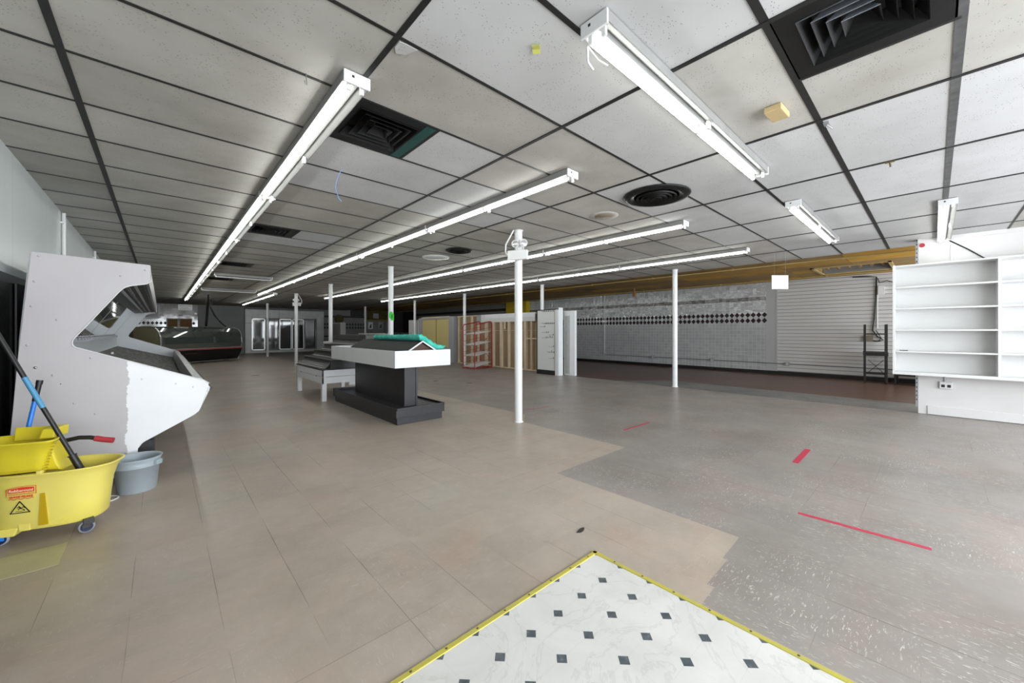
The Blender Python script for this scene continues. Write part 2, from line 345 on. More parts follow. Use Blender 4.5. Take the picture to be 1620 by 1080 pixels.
dk = g.ramp(g.noise(22, detail=6, rough=0.7), (0.4, (0.055, 0.072, 0.082)), (0.62, (0.10, 0.12, 0.135)), (0.75, (0.3, 0.33, 0.34)))
cc = g.mix(dm, cc, dk)
ln = g.math('MINIMUM', du, dv)
cc = g.mix(g.math('MULTIPLY', g.math('MULTIPLY', g.math('LESS_THAN', ln, 0.0012), g.math('SUBTRACT', 1.0, dm)), 0.18), cc, (0.45, 0.44, 0.42))
g.bump(g.noise(3.0, detail=1), 0.35, 0.02)
M['vinyl'] = g.col(cc)
M['yellow_edge'] = mat('yellow_edge_strip', (0.55, 0.48, 0.05), 0.45, noise=(9, (0.46, 0.41, 0.10), None))
M['screw'] = mat('dark_screw_head', (0.08, 0.07, 0.05), 0.5)

# ---------------------------------------------------------------- mesh helpers
class MB:
    def __init__(s): s.v = []; s.f = []; s.mi = []; s.cur = 0; s.sm = []
    def add(s, vs_, fs, smooth=False):
        o = len(s.v); s.v += [Vector(a) for a in vs_]
        for f in fs: s.f.append([i+o for i in f]); s.mi.append(s.cur); s.sm.append(smooth)
        return s
    def box(s, a, b, mtx=None):
        x0, y0, z0 = a; x1, y1, z1 = b
        vs_ = [Vector(p) for p in ((x0,y0,z0),(x1,y0,z0),(x1,y1,z0),(x0,y1,z0),(x0,y0,z1),(x1,y0,z1),(x1,y1,z1),(x0,y1,z1))]
        if mtx: vs_ = [mtx @ p for p in vs_]
        return s.add(vs_, [(0,3,2,1),(4,5,6,7),(0,1,5,4),(1,2,6,5),(2,3,7,6),(3,0,4,7)])
    def bar(s, p, q, wx, wy, up=(0,0,1)):
        """box-section bar from p to q"""
        p, q = Vector(p), Vector(q); d = (q-p); L_ = d.length; d.normalize()
        up = Vector(up)
        if abs(d.dot(up)) > 0.99: up = Vector((0,1,0))
        sx = d.cross(up).normalized(); sy = sx.cross(d)
        vs_ = []
        for c in (p, q):
            for a, b in ((-1,-1),(1,-1),(1,1),(-1,1)): vs_.append(c+sx*a*wx/2+sy*b*wy/2)
        return s.add(vs_, [(0,1,2,3),(7,6,5,4),(0,4,5,1),(1,5,6,2),(2,6,7,3),(3,7,4,0)])
    def tube(s, pts, r, seg=10, caps=True, r2=None):
        pts = [Vector(p) for p in pts]; n = len(pts); rings = []
        prev = None
        for i, p in enumerate(pts):
            d = (pts[min(i+1,n-1)]-pts[max(i-1,0)]).normalized()
            if prev is None:
                a = Vector((0,0,1)) if abs(d.z) < 0.9 else Vector((1,0,0)); sx = d.cross(a).normalized()
            else:
                sx = (prev - d*prev.dot(d)).normalized()
            prev = sx; sy = d.cross(sx)
            rr = r if r2 is None else r+(r2-r)*i/(n-1)
            rings.append([p+sx*math.cos(2*PI*k/seg)*rr+sy*math.sin(2*PI*k/seg)*rr for k in range(seg)])
        vs_ = [q for rg in rings for q in rg]; fs = []
        for i in range(n-1):
            for k in range(seg):
                a = i*seg+k; b = i*seg+(k+1)%seg; fs.append((a, b, b+seg, a+seg))
        s.add(vs_, fs, True)
        if caps:
            o = len(s.v)
            s.add(rings[0], [tuple(reversed(range(seg)))]); s.add(rings[-1], [tuple(range(seg))])
        return s
    def lathe(s, prof, c=(0,0,0), seg=24, axis='z', caps=True, sx=1.0, sy=1.0):
        vs_ = []
        for r, h in prof:
            for k in range(seg):
                a = 2*PI*k/seg; x, y = math.cos(a)*r*sx, math.sin(a)*r*sy
                p = {'z': (x,y,h), 'x': (h,x,y), 'y': (x,h,y)}[axis]
                vs_.append((p[0]+c[0], p[1]+c[1], p[2]+c[2]))
        fs = []
        for i in range(len(prof)-1):
            for k in range(seg):
                a = i*seg+k; b = i*seg+(k+1)%seg; fs.append((a,b,b+seg,a+seg))
        s.add(vs_, fs, True)
        if caps:
            n = len(prof)
            s.add(vs_[:seg], [tuple(reversed(range(seg)))]); s.add(vs_[(n-1)*seg:], [tuple(range(seg))])
        return s
    def prism(s, poly, axis, a, b):
        """poly of 2-D points extruded along axis from a to b"""
        def P(u, v_, h): return {'x': (h,u,v_), 'y': (u,h,v_), 'z': (u,v_,h)}[axis]
        n = len(poly)
        vs_ = [P(u,v_,a) for u,v_ in poly]+[P(u,v_,b) for u,v_ in poly]
        fs = [tuple(range(n)), tuple(range(2*n-1, n-1, -1))]
        for i in range(n): j = (i+1)%n; fs.append((i, i+n, j+n, j))
        return s.add(vs_, fs)
    def strip(s, prof, axis, a, b, th):
        """an open 2-D profile given thickness th, extruded"""
        n = len(prof); L_ = []; R_ = []
        for i in range(n):
            d = Vector(prof[min(i+1,n-1)])-Vector(prof[max(i-1,0)]); d.normalize(); nn = Vector((-d.y, d.x))
            L_.append(tuple(Vector(prof[i])+nn*th/2)); R_.append(tuple(Vector(prof[i])-nn*th/2))
        for i in range(n-1): s.prism([L_[i], L_[i+1], R_[i+1], R_[i]], axis, a, b)
        return s
    def shift(s, d):
        d = Vector(d); s.v = [p+d for p in s.v]; return s
    def rot(s, mtx): s.v = [mtx @ p for p in s.v]; return s
    def build(s, name, mats, parent=None, bevel=0, seg=2, world=True):
        if not isinstance(mats, (list, tuple)): mats = [mats]
        me = bpy.data.meshes.new(name)
        off = Vector((0,0,0))
        if parent is not None and world:
            inv = root_matrix(parent).inverted(); pts = [inv @ p for p in s.v]
        elif parent is None and world:
            xs = [p.x for p in s.v]; ys = [p.y for p in s.v]; zs = [p.z for p in s.v]
            off = Vector(((min(xs)+max(xs))/2, (min(ys)+max(ys))/2, min(zs))); pts = [p-off for p in s.v]
        else: pts = s.v
        me.from_pydata([tuple(p) for p in pts], [], s.f)
        for m_ in mats: me.materials.append(M[m_] if isinstance(m_, str) else m_)
        for i, p in enumerate(me.polygons): p.material_index = s.mi[i]; p.use_smooth = s.sm[i]
        bm = bmesh.new(); bm.from_mesh(me); bmesh.ops.recalc_face_normals(bm, faces=bm.faces); bm.to_mesh(me); bm.free()
        me.update()
        o = bpy.data.objects.new(name, me); C.objects.link(o)
        if parent is not None: o.parent = parent
        else: o.location = off
        if bevel:
            md = o.modifiers.new('bevel', 'BEVEL'); md.width = bevel; md.segments = seg; md.limit_method = 'ANGLE'; md.angle_limit = math.radians(40)
        return o
def root_matrix(o):
    m = Matrix.LocRotScale(o.location, o.rotation_euler, o.scale)
    while o.parent is not None:
        o = o.parent; m = Matrix.LocRotScale(o.location, o.rotation_euler, o.scale) @ m
    return m
def tag(o, label, cat, group=None, kind=None):
    o['label'] = label; o['category'] = cat
    if group: o['group'] = group
    if kind: o['kind'] = kind
    return o
def thing(name, label, cat, loc=(0,0,0), rotz=0, group=None):
    o = bpy.data.objects.new(name, None); C.objects.link(o); o.empty_display_size = 0.1
    o.location = loc; o.rotation_euler = (0, 0, rotz)
    return tag(o, label, cat, group)
def struct(o, kindlabel=None):
    o['kind'] = 'structure'
    return o
def copy_tree(o, loc, rotz, label, group=None):
    r = o.copy(); C.objects.link(r); r.location = loc; r.rotation_euler = (0, 0, rotz); r['label'] = label
    if group: r['group'] = group
    for ch in list(o.children):
        c = ch.copy(); C.objects.link(c); c.parent = r
        for gch in list(ch.children):
            d = gch.copy(); C.objects.link(d); d.parent = c
    return r
def round_poly(pts, radii, seg=5):
    out = []; n = len(pts)
    for i in range(n):
        p = Vector(pts[i]); r = radii[i] if isinstance(radii, (list, tuple)) else radii
        if r <= 0: out.append(tuple(p)); continue
        a = Vector(pts[i-1])-p; b = Vector(pts[(i+1)%n])-p
        ra = min(r, a.length*0.45, b.length*0.45)
        pa = p+a.normalized()*ra; pb = p+b.normalized()*ra
        for k in range(seg+1):
            t = k/seg; out.append(tuple(pa*(1-t)**2+p*2*t*(1-t)+pb*t*t))
    return out

# ---------------------------------------------------------------- room shell
YB = -3.2; YF = 27.0; XL = -0.88; XR = 8.7; XS = 13.5; Y0 = 1.745; X0 = 2.063
def polyface(mb, pts, z, mi):
    mb.cur = mi; mb.add([(x, y, z) for x, y in pts], [tuple(range(len(pts)))])
fl = MB()
polyface(fl, [(XL,YB),(1.86,YB),(1.86,.73),(2.03,.735),(2.03,.77),(2.33,.775),(2.33,.80),(2.64,.81),(2.62,2.28),(3.76,2.28),(3.75,3.87),(4.1,4.2),(4.1,YF),(XL,YF)], 0, 0)
polyface(fl, [(1.86,YB),(XR,YB),(8.66,5.6),(8.66,YF),(4.1,YF),(4.1,4.2),(3.75,3.87),(3.76,2.28),(2.62,2.28),(2.64,.81),(2.33,.80),(2.33,.775),(2.03,.77),(2.03,.735),(1.86,.73)], 0, 1)
polyface(fl, [(XR,YB),(9.75,YB),(9.75,4.6),(8.66,5.6)], 0, 2)
polyface(fl, [(9.75,YB),(XS,YB),(XS,YF),(8.66,YF),(8.66,5.6),(9.75,4.6)], 0, 3)
fl.cur = 0; fl.box((XL-0.1,YB,-0.06),(XS,YF,-0.005))
struct(fl.build('floor', ['floor_beige','floor_taupe','floor_blue','planks']))

# main ceiling: one panel per lay-in tile
XE = 9.28
cb = MB()
xs = [XL]+[X0+1.2192*i for i in range(-2, 6)]+[XE]
ys = [YB]+[Y0+0.6096*j for j in range(-8, 42)]
ys = [y for y in ys if y <= YF]+[YF]
holes = {(-1,1,'L'),(-1,7,'L'),(-1,13,'L'),(-1,18,'L'),(0,-3,'L')}
newt = {(-1,-1),(-1,-2),(-1,-3),(0,-1),(1,-2),(1,-3),(2,-3),(2,-2),(1,-1),(2,-1),(3,-2),(3,-3),(3,-1),(-1,2),(-1,3),(-1,8),(0,2),(0,3),(1,0),(2,0),(3,0),(4,-2),(4,-1),(4,-3),(5,-3),(5,-2),(5,-1),(3,-4),(4,-4),(2,-4),(1,-4),(5,-4)}
for a in range(len(xs)-1):
    i = a-3 if a else -3
    i = round((xs[a]-X0)/1.2192) if a else -3
    for b in range(len(ys)-1):
        j = round((ys[b]-Y0)/0.6096) if b else -9
        x0_, x1_ = xs[a], xs[a+1]
        m_ = 0 if (i,j) in newt else (2 if (j > 12 or random.random() < 0.25) and j > 4 else 1)
        if (i,j,'L') in holes:
            # half of this bay is an air diffuser
            x0_ = x0_+0.6096
            if (i,j) in ((-1,1),(-1,7)): m_ = 0
        cb.cur = m_; cb.add([(x0_,ys[b],CEIL),(x0_,ys[b+1],CEIL),(x1_,ys[b+1],CEIL),(x1_,ys[b],CEIL)], [(0,1,2,3)])
cb.cur = 2; cb.box((XL,YB,2.88),(XE,YF,2.94)); cb.box((XE-0.02,YB,CEIL),(XE,YF,2.88))
struct(cb.build('ceiling', ['ceil_new','ceil_old','ceil_grey']))
gb = MB()
for k in range(-2, 6):
    x = X0+1.2192*k; wd = 0.034 if k in (-2,) else 0.027
    gb.box((x-wd/2,YB,CEIL-0.006),(x+wd/2,YF,CEIL+0.001))
for j in range(-8, 42):
    y = Y0+0.6096*j; wd = {-3: 0.040, -2: 0.036, -1: 0.026}.get(j, 0.019)
    if y > YF: continue
    gb.cur = 1 if j == -3 else 0
    gb.box((XL,y-wd/2,CEIL-0.004),(XE,y+wd/2,CEIL+0.001))
gb.cur = 0
for i, j in ((-1,1),(-1,7),(-1,13),(-1,18),(0,-3)):
    x = X0+1.2192*i+0.6096; y = Y0+0.6096*j
    gb.box((x-0.011,y,CEIL-0.0045),(x+0.011,y+0.6096,CEIL+0.001))
struct(gb.build('trim_1', ['black_bar','worn_bar']))
# ochre ceiling of the side bay, a little higher
ob = MB(); ob.box((XE,YB,2.755),(11.35,YF,2.80)); ob.box((11.35,1.95,2.755),(12.75,YF,2.80)); ob.box((11.35,YB,2.755),(12.75,0.62,2.80)); ob.box((12.75,YB,2.755),(XS,YF,2.80))
ob.box((11.35,0.62,2.95),(12.75,1.95,2.98)); ob.box((11.30,0.57,2.76),(11.35,2.0,2.98)); ob.box((12.75,0.57,2.76),(12.8,2.0,2.98)); ob.box((11.3,0.57,2.76),(12.8,0.62,2.98)); ob.box((11.3,1.95,2.76),(12.8,2.0,2.98))
struct(ob.build('ceiling_side', 'ochre'))

# walls
def wallbox(name, a, b, m_):
    mb = MB(); mb.box(a, b); return struct(mb.build(name, m_))
lw = MB(); lw.cur = 0; lw.box((XL-0.15,YB,1.72),(XL,YF,2.95)); lw.cur = 1; lw.box((XL-0.15,YB,0),(XL,YF,1.72))
struct(lw.build('wall_left', ['frp','black_wall']))
# far wall: tiled at the left end, dark in the middle
fw = MB(); fw.cur = 0; fw.box((XL,26.5,0),(1.45,26.7,2.95)); fw.cur = 1; fw.box((1.45,26.45,0),(3.5,26.7,2.95)); # maroon diamonds
fw.cur = 3
for k in range(14):
    x = -0.80+0.16*k
    if 0.38 < x < 1.15: continue
    fw.prism([(x-0.072,1.70),(x,1.61),(x+0.072,1.70),(x,1.79)], 'y', 26.49, 26.499)
fw = struct(fw.build('wall_far', ['tile_far','drop_panel','grey_wall','diamond','dark_wall'])); fw = MB(); fw.cur = 2; fw.box((3.45,YF,0),(XS+0.15,YF+0.15,2.95))
fw.cur = 4; fw.box((7.9,YF-0.012,2.2),(10.6,YF,2.32))
fw.box((9.6,YF-0.03,2.32),(10.5,YF,2.9)); fw.box((12.3,YF-0.03,0.3),(XS,YF,2.9))
fw.box((7.9,YF-0.012,0.9),(10.6,YF,1.0))
for k in range(14):
    for zz in (1.52, 1.74):
        x = 7.95+0.19*k+ (0 if k < 3 else 0.1)
        fw.prism([(x-0.085,zz),(x,zz-0.1),(x+0.085,zz),(x,zz+0.1)], 'y', YF-0.011, YF)
fw.cur = 2; fw.box((10.65,YF-0.02,0),(12.2,YF,2.0))
struct(fw.build('wall_rear', ['tile_far','drop_panel','grey_wall','diamond','dark_wall']))
# side wall at the right rear: glazed tile, plain board, slatwall
sw = MB(); sw.cur = 0; sw.box((XS,3.42,0),(XS+0.15,13.5,2.95))
sw.cur = 1; sw.box((XS,3.15,0),(XS+0.15,3.42,2.95))
sw.cur = 2; sw.box((XS+0.02,YB,0),(XS+0.15,3.15,2.95))
sw.cur = 3; sw.box((XS-0.25,13.5,0),(XS+0.15,15.0,2.95))
sw.cur = 4; sw.box((XS,15.0,0),(XS+0.15,YF,2.95))
sw.cur = 5
sw.box((XS-0.012,15.0,2.36),(XS,YF,2.50)); sw.box((XS-0.03,25.2,0.2),(XS,YF,2.7))
sw.cur = 6
for k in range(66):
    y = 3.46+0.15*k
    if y > 13.4: break
    for zz in (1.603, 1.776): sw.prism([(y-0.071,zz),(y,zz-0.082),(y+0.071,zz),(y,zz+0.082)], 'x', XS-0.003, XS)
struct(sw.build('wall_side', ['tile_side','plain_strip','slat_groove','yellow_wall','grey_wall','dark_wall','diamond']))
sl = MB()
z = 0.12
while z < 2.75:
    sl.box((XS,YB,z),(XS+0.02,3.15,min(z+0.088,2.755))); z += 0.1
sl.cur = 1; sl.box((XS-0.006,3.13,0.1),(XS+0.02,3.17,2.755))
struct(sl.build('trim_2', ['slat_face','plain_strip']))
bb = MB(); bb.box((XS-0.015,YB,0),(XS,13.5,0.10)); struct(bb.build('baseboard_side', 'baseboard'))
# near right wall, ends in a free edge
rw = MB(); rw.box((XR,YB,0),(XR+0.16,0.17,2.755)); struct(rw.build('wall_right', 'plaster', bevel=0.006))
rb = MB(); rb.box((XR-0.018,YB,0.006),(XR,0.07,0.135)); rb.box((XR-0.012,-0.19,2.29),(XR,-0.165,CEIL-0.06))
struct(rb.build('baseboard_right', 'plaster_trim', bevel=0.004))
rt = MB(); rt.box((XR-0.03,YB,CEIL-0.055),(XR,0.17,CEIL)); struct(rt.build('trim_3', 'plaster_trim'))
# front wall with the shop windows
fr = MB()
fr.box((XL-0.15,YB-0.2,0),(XS+0.15,YB,0.4)); fr.box((XL-0.15,YB-0.2,2.55),(XS+0.15,YB,2.95))
px = XL-0.15
for a, b in WX: fr.box((px,YB-0.2,0.4),(a,YB,2.55)); px = b
fr.box((px,YB-0.2,0.4),(XS+0.15,YB,2.55))
struct(fr.build('wall_front', 'front_wall'))
for n_, (a, b) in enumerate(WX):
    wf = MB()
    for q in ((a,YB-0.12,0.4,a+0.06,YB-0.06,2.55),(b-0.06,YB-0.12,0.4,b,YB-0.06,2.55),(a,YB-0.12,0.4,b,YB-0.06,0.46),(a,YB-0.12,2.49,b,YB-0.06,2.55),((a+b)/2-0.03,YB-0.12,0.4,(a+b)/2+0.03,YB-0.06,2.55)):
        wf.box(q[:3], q[3:])
    o = struct(wf.build('window_%d' % (n_+1), 'alu'))
    gl_ = MB(); gl_.box((a+0.05,YB-0.095,0.45),(b-0.05,YB-0.088,2.5)); gl_.build('pane', 'window_glass', o)

# ---------------------------------------------------------------- fluorescent fixtures
def make_fixture(name, label, n_tubes=2, length=2.438, lit=True):
    t = thing(name, label, 'light fixture', (0,0,0), 0)
    h = MB(); L_ = length
    h.prism([(-0.070,0.0),(0.070,0.0),(0.070,-0.052),(0.064,-0.052),(0.020,-0.034),(0.012,-0.052),(-0.012,-0.052),(-0.020,-0.034),(-0.064,-0.052),(-0.070,-0.052)], 'y', 0.012, L_-0.012)
    h.build('housing', 'housing', t, world=False)
    for y0_ in (0, L_-0.012):
        e = MB(); e.box((-0.072,y0_,-0.066),(0.072,y0_+0.012,0)); e.cur = 1; e.box((-0.03,y0_-0.001,-0.032),(-0.016,y0_+0.013,-0.018))
        e.build('end_plate', ['white_enamel','black_rubber'], t, bevel=0.0015, world=False)
    step = (L_-0.05)/n_tubes
    for k in range(n_tubes):
        ya = 0.025+k*step; yb = ya+step
        for x in (-0.036, 0.036):
            for yy in (ya, yb-0.016):
                s_ = MB(); s_.box((x-0.011,yy,-0.090),(x+0.011,yy+0.016,-0.03)); s_.build('lamp_socket', 'white_enamel', t, bevel=0.003, world=False)
        tb = MB(); tb.tube([(-0.036,ya+0.014,-0.078),(-0.036,yb-0.014,-0.078)], 0.0130, 12)
        tb.build('fluorescent_tube', 'tube' if lit else 'tube_off', t, world=False)
    return t
ORD = ['nearest','second','third','fourth','fifth','sixth','seventh','farthest']
rows = [(0.80, 2.14, 8, 'leftmost long row', 'lights in the leftmost long row'),
        (2.68, 2.14, 6, 'second long row from the left', 'lights in the second row'),
        (4.98, 2.14, 6, 'third long row', 'lights in the third row'),
        (7.36, 2.12, 6, 'fourth long row beside the ochre ceiling', 'lights in the fourth row'),
        (3.10, 16.3, 3, 'short far row above the coolers', 'lights in the short far row')]
fix0 = None
for x, y, n, desc, grp in rows:
    for k in range(n):
        o_ = 'farthest' if k == n-1 else ORD[k]
        lb = 'bare fluorescent strip, %s one in the %s' % (o_, desc)
        loc = (x, y+2.445*k, CEIL-0.006)
        if fix0 is None:
            fix0 = make_fixture('fluorescent_fixture', lb); fix0.location = loc; fix0['group'] = grp
        else: copy_tree(fix0, loc, 0, lb, grp)
for x, y, lb in ((1.44, 1.035, 'large white fluorescent strip running left to right above the beige floor, nearest the camera'),
                 (5.06, 1.03, 'white fluorescent strip between the tan box and the ochre ceiling, off the long rows'),
                 (6.22, -0.10, 'fluorescent strip seen end on, touching the top of the white right wall')):
    c = copy_tree(fix0, (x, y, CEIL-0.006), -PI/2, lb, 'crosswise lights'); 
hang = MB(); hang.tube([(1.47,1.09,2.60),(1.50,1.11,2.55),(1.53,1.10,2.52)], 0.006, 6); hang.tube([(1.47,1.09,2.60),(1.55,1.085,2.57),(1.62,1.08,2.575)], 0.004, 6)
tag(hang.build('loose_wire', 'white_enamel'), 'frayed white wire dangling from the end of the largest near light', 'wire')
for x0_, y0_, ln, lb in ((0.95, 11.78, 1.22, 'unlit thin white light strip crossing beside the leftmost row, before the far vents'), (0.95, 15.9, 1.5, 'unlit thin white light strip farthest back beside the leftmost row')):
    o = make_fixture('unlit_fixture', lb, 1, ln, False); o.location = (x0_, y0_, CEIL-0.006); o.rotation_euler = (0,0,-PI/2)

# ---------------------------------------------------------------- ceiling diffusers and bits
def square_vent(cx, cy, label, shine=False, teal=False, size=0.6096):
    t = thing('air_diffuser', label, 'vent', (cx, cy, CEIL), 0, 'square ceiling vents')
    f_ = MB(); h = size/2-0.012; i_ = 0.21
    for a, b in (((-h,-h),(h,-i_)),((-h,i_),(h,h)),((-h,-i_),(-i_,i_)),((i_,-i_),(h,i_))):
        f_.box((a[0],a[1],-0.004),(b[0],b[1],0.008))
    f_.build('frame', 'vent_black', t, world=False)
    if teal:
        q = MB(); q.box((0.215,-h+0.004,-0.0065),(h-0.004,h-0.004,-0.0041)); q.build('paint_patch', 'teal_paint', t, world=False)
    for k in range(4):
        ro = i_-0.048*k; ri = ro-0.040
        l_ = MB(); zt, zb = 0.012, -0.010
        for sgn in range(4):
            a = sgn*PI/2; mt = Matrix.Rotation(a, 3, 'Z')
            l_.cur = 1 if (shine and sgn == 3) else 0
            q = [mt @ Vector(p) for p in ((-ro,-ro,zb),(ro,-ro,zb),(ri,-ri,zt+0.035),(-ri,-ri,zt+0.035),(-ro,-ro,zb+0.003),(ro,-ro,zb+0.003),(ri,-ri,zt+0.038),(-ri,-ri,zt+0.038))]
            l_.add(q, [(0,1,2,3),(7,6,5,4),(0,4,5,1),(1,5,6,2),(2,6,7,3),(3,7,4,0)])
        l_.build('louver', ['louver_black','vent_shine'], t, world=False)
    bk = MB(); bk.box((-i_,-i_,0.06),(i_,i_,0.075))
    for a, b in (((-i_-0.01,-i_-0.01),(i_+0.01,-i_)),((-i_-0.01,i_),(i_+0.01,i_+0.01)),((-i_-0.01,-i_),(-i_,i_)),((i_,-i_),(i_+0.01,i_))):
        bk.box((a[0],a[1],0.009),(b[0],b[1],0.075))
    bk.build('duct_box', 'black_rubber', t, world=False)
    return t
sv = {}
for i, j, lb, sh, te in ((0,-3,'black square ceiling vent with shiny louvers at the top right edge',True,False),
                     (-1,1,'black square ceiling vent with a teal painted side beside the leftmost light row',False,True),
                     (-1,7,'second black square vent down the leftmost light row, white tile behind it',False,False),
                     (-1,13,'third square vent down the leftmost light row, small with dirty surround',False,False),
                     (-1,18,'fourth and farthest square vent beside the leftmost light row',False,False)):
    square_vent(X0+1.2192*i+0.3048, Y0+0.6096*j+0.3048, lb, sh, te)
def round_vent(name, cx, cy, R, label, m_='vent_black', rings=4):
    t = thing(name, label, 'vent', (cx, cy, CEIL), 0)
    f_ = MB(); f_.lathe([(R*0.98,-0.004),(R,-0.010),(R*0.96,-0.022),(R*0.80,-0.034),(R*0.66,-0.020),(R*0.66,-0.005)], seg=40, caps=False)
    f_.lathe([(R*0.66,-0.006),(0.01,-0.006)], seg=40)
    f_.build('flange', m_, t, world=False)
    for k in range(rings):
        r1 = R*(0.60-0.14*k)
        c_ = MB(); c_.lathe([(r1,-0.022),(r1,-0.045-0.004*k),(r1-0.025,-0.020),(r1-0.030,-0.012)], seg=36, caps=False)
        c_.build('cone', m_, t, world=False)
    return t
round_vent('round_diffuser', 3.83, 1.96, 0.335, 'large round black ceiling diffuser between two light rows')
round_vent('round_diffuser', 3.85, 5.6, 0.235, 'smaller round black ceiling diffuser farther back near the column light')
t = thing('ceiling_speaker', 'round beige ceiling plate beside the large round diffuser', 'speaker', (4.03, 2.74, CEIL))
q = MB(); q.lathe([(0.175,-0.0015),(0.172,-0.006),(0.125,-0.008)], seg=32, caps=False); q.lathe([(0.125,-0.0085),(0.001,-0.0085)], seg=32, caps=False); q.build('rim', 'enamel_aged' , t, world=False).data.materials[0] = M['ceil_old']
q = MB(); q.lathe([(0.115,-0.009),(0.11,-0.014),(0.001,-0.015)], seg=32); q.build('grille', 'beige_plastic', t, world=False)
q = MB(); q.lathe([(0.26,-0.001),(0.25,-0.012),(0.15,-0.03),(0.001,-0.035)], c=(3.9,6.45,CEIL), seg=32, caps=False)
tag(q.build('ceiling_dome', 'white_enamel'), 'shallow white dome on the ceiling beyond the smaller round diffuser', 'ceiling light')
q = MB(); mt = Matrix.Translation((2.92,0.68,CEIL)) @ Matrix.Rotation(-0.05,4,'Z')
q.box((-0.085,-0.048,-0.042),(0.085,0.048,-0.004), mt)
tag(q.build('ceiling_box', 'tan_box', bevel=0.006), 'small tan box fixed to the ceiling below the shiny vent', 'box')
q = MB(); mt = Matrix.Translation((1.39,1.34,CEIL-0.012)) @ Matrix.Rotation(0.5,4,'Z') @ Matrix.Rotation(0.15,4,'X')
q.box((-0.028,-0.02,-0.001),(0.0,0.02,0.001), mt); q.box((0.0,-0.014,-0.001),(0.022,0.024,0.001), mt @ Matrix.Rotation(0.5,4,'Y')); q.box((-0.004,-0.003,0),(0.004,0.003,0.013), mt)
tag(q.build('paper_tag', 'yellow_paper'), 'torn yellow paper scrap stuck to the white ceiling tile', 'paper')
q = MB(); q.tube([(1.17,3.50,CEIL-0.003),(1.16,3.58,CEIL-0.06),(1.17,3.66,CEIL-0.12),(1.215,3.72,CEIL-0.19),(1.245,3.73,CEIL-0.21)], 0.0035, 6)
tag(q.build('blue_wire', 'blue_wire'), 'thin blue wire hanging down from the ceiling between first two light rows', 'wire')
q = MB(); q.tube([(0.59,2.33,CEIL-0.004),(0.60,2.36,CEIL-0.03),(0.605,2.37,CEIL-0.045),(0.59,2.35,CEIL-0.05),(0.585,2.34,CEIL-0.04)], 0.0022, 6)
tag(q.build('ceiling_hook', 'hook_metal'), 'small dark wire hook hanging left of the leftmost light row', 'hook')
q = MB(); q.prism([(0.862,1.762),(0.90,1.757),(0.958,1.757),(0.925,1.83),(0.885,1.852),(0.862,1.815)], 'z', CEIL-0.007, CEIL-0.004); tag(q.build('tile_patch', 'ceil_new', bevel=0.001), 'small pale broken tile scrap pressed against the black ceiling bar', 'tile piece')
q = MB()
for a, b in (((4.32,-0.02),(4.42,0.01)),):
    q.box((4.49,0.22,CEIL-0.015),(4.51,0.28,CEIL-0.004)); q.tube([(4.50,0.25,CEIL-0.01),(4.51,0.245,CEIL-0.05)], 0.006, 6)
tag(q.build('rusty_clip', 'brown_ink'), 'rusty clip hanging from the ceiling bar right of the tan box', 'clip')
q = MB(); q.box((2.40,0.53,CEIL-0.012),(2.46,0.56,CEIL-0.004)); q.tube([(2.44,0.545,CEIL-0.01),(2.47,0.52,CEIL-0.035)], 0.004, 6)
q.shift((0.93,-0.05,0)); tag(q.build('broken_clip', 'outlet_metal'), 'small grey broken clip at the bar crossing right of the tan box', 'clip')

# ---------------------------------------------------------------- columns
def make_column(label, loc):
    t = thing('support_column', label, 'column', loc, 0, 'white round columns')
    q = MB(); q.tube([(0,0,0.012),(0,0,CEIL-0.02)], 0.055, 28); q.build('shaft', 'column', t, world=False)
    q = MB(); q.lathe([(0.068,0),(0.068,0.006),(0.060,0.014)], seg=28); q.build('base_ring', 'column', t, world=False)
    q = MB(); q.lathe([(0.066,CEIL-0.022),(0.066,CEIL-0.006)], seg=28); q.build('cap_ring', 'column', t, world=False)
    return t
col0 = make_column('white round column standing nearest the camera, carrying an emergency light', (3.715,3.94,0))
for x, y, lb in ((8.72,4.01,'white round column alone in front of the grey tiled wall'),
                 (3.72,8.02,'white round column behind the aqua sheet, with a green tag'),
                 (3.76,12.2,'white round column rising behind the stepped display stand'),
                 (3.74,16.1,'white round column with an emergency light, left of the stepped stand'),
                 (3.98,22.7,'white round column in front of the glass cooler doors at the left'),
                 (8.57,8.04,'white round column rising behind the white pegboard unit'),
                 (8.47,11.95,'white round column rising behind the red rack'),
                 (8.60,16.05,'white round column left of the pale yellow cabinet'),
                 (8.62,21.9,'white round column by the dark far wall with posters'),
                 (13.2,18.6,'thin far white column above the stud partition, by the side wall')):
    copy_tree(col0, (x,y,0), 0, lb)
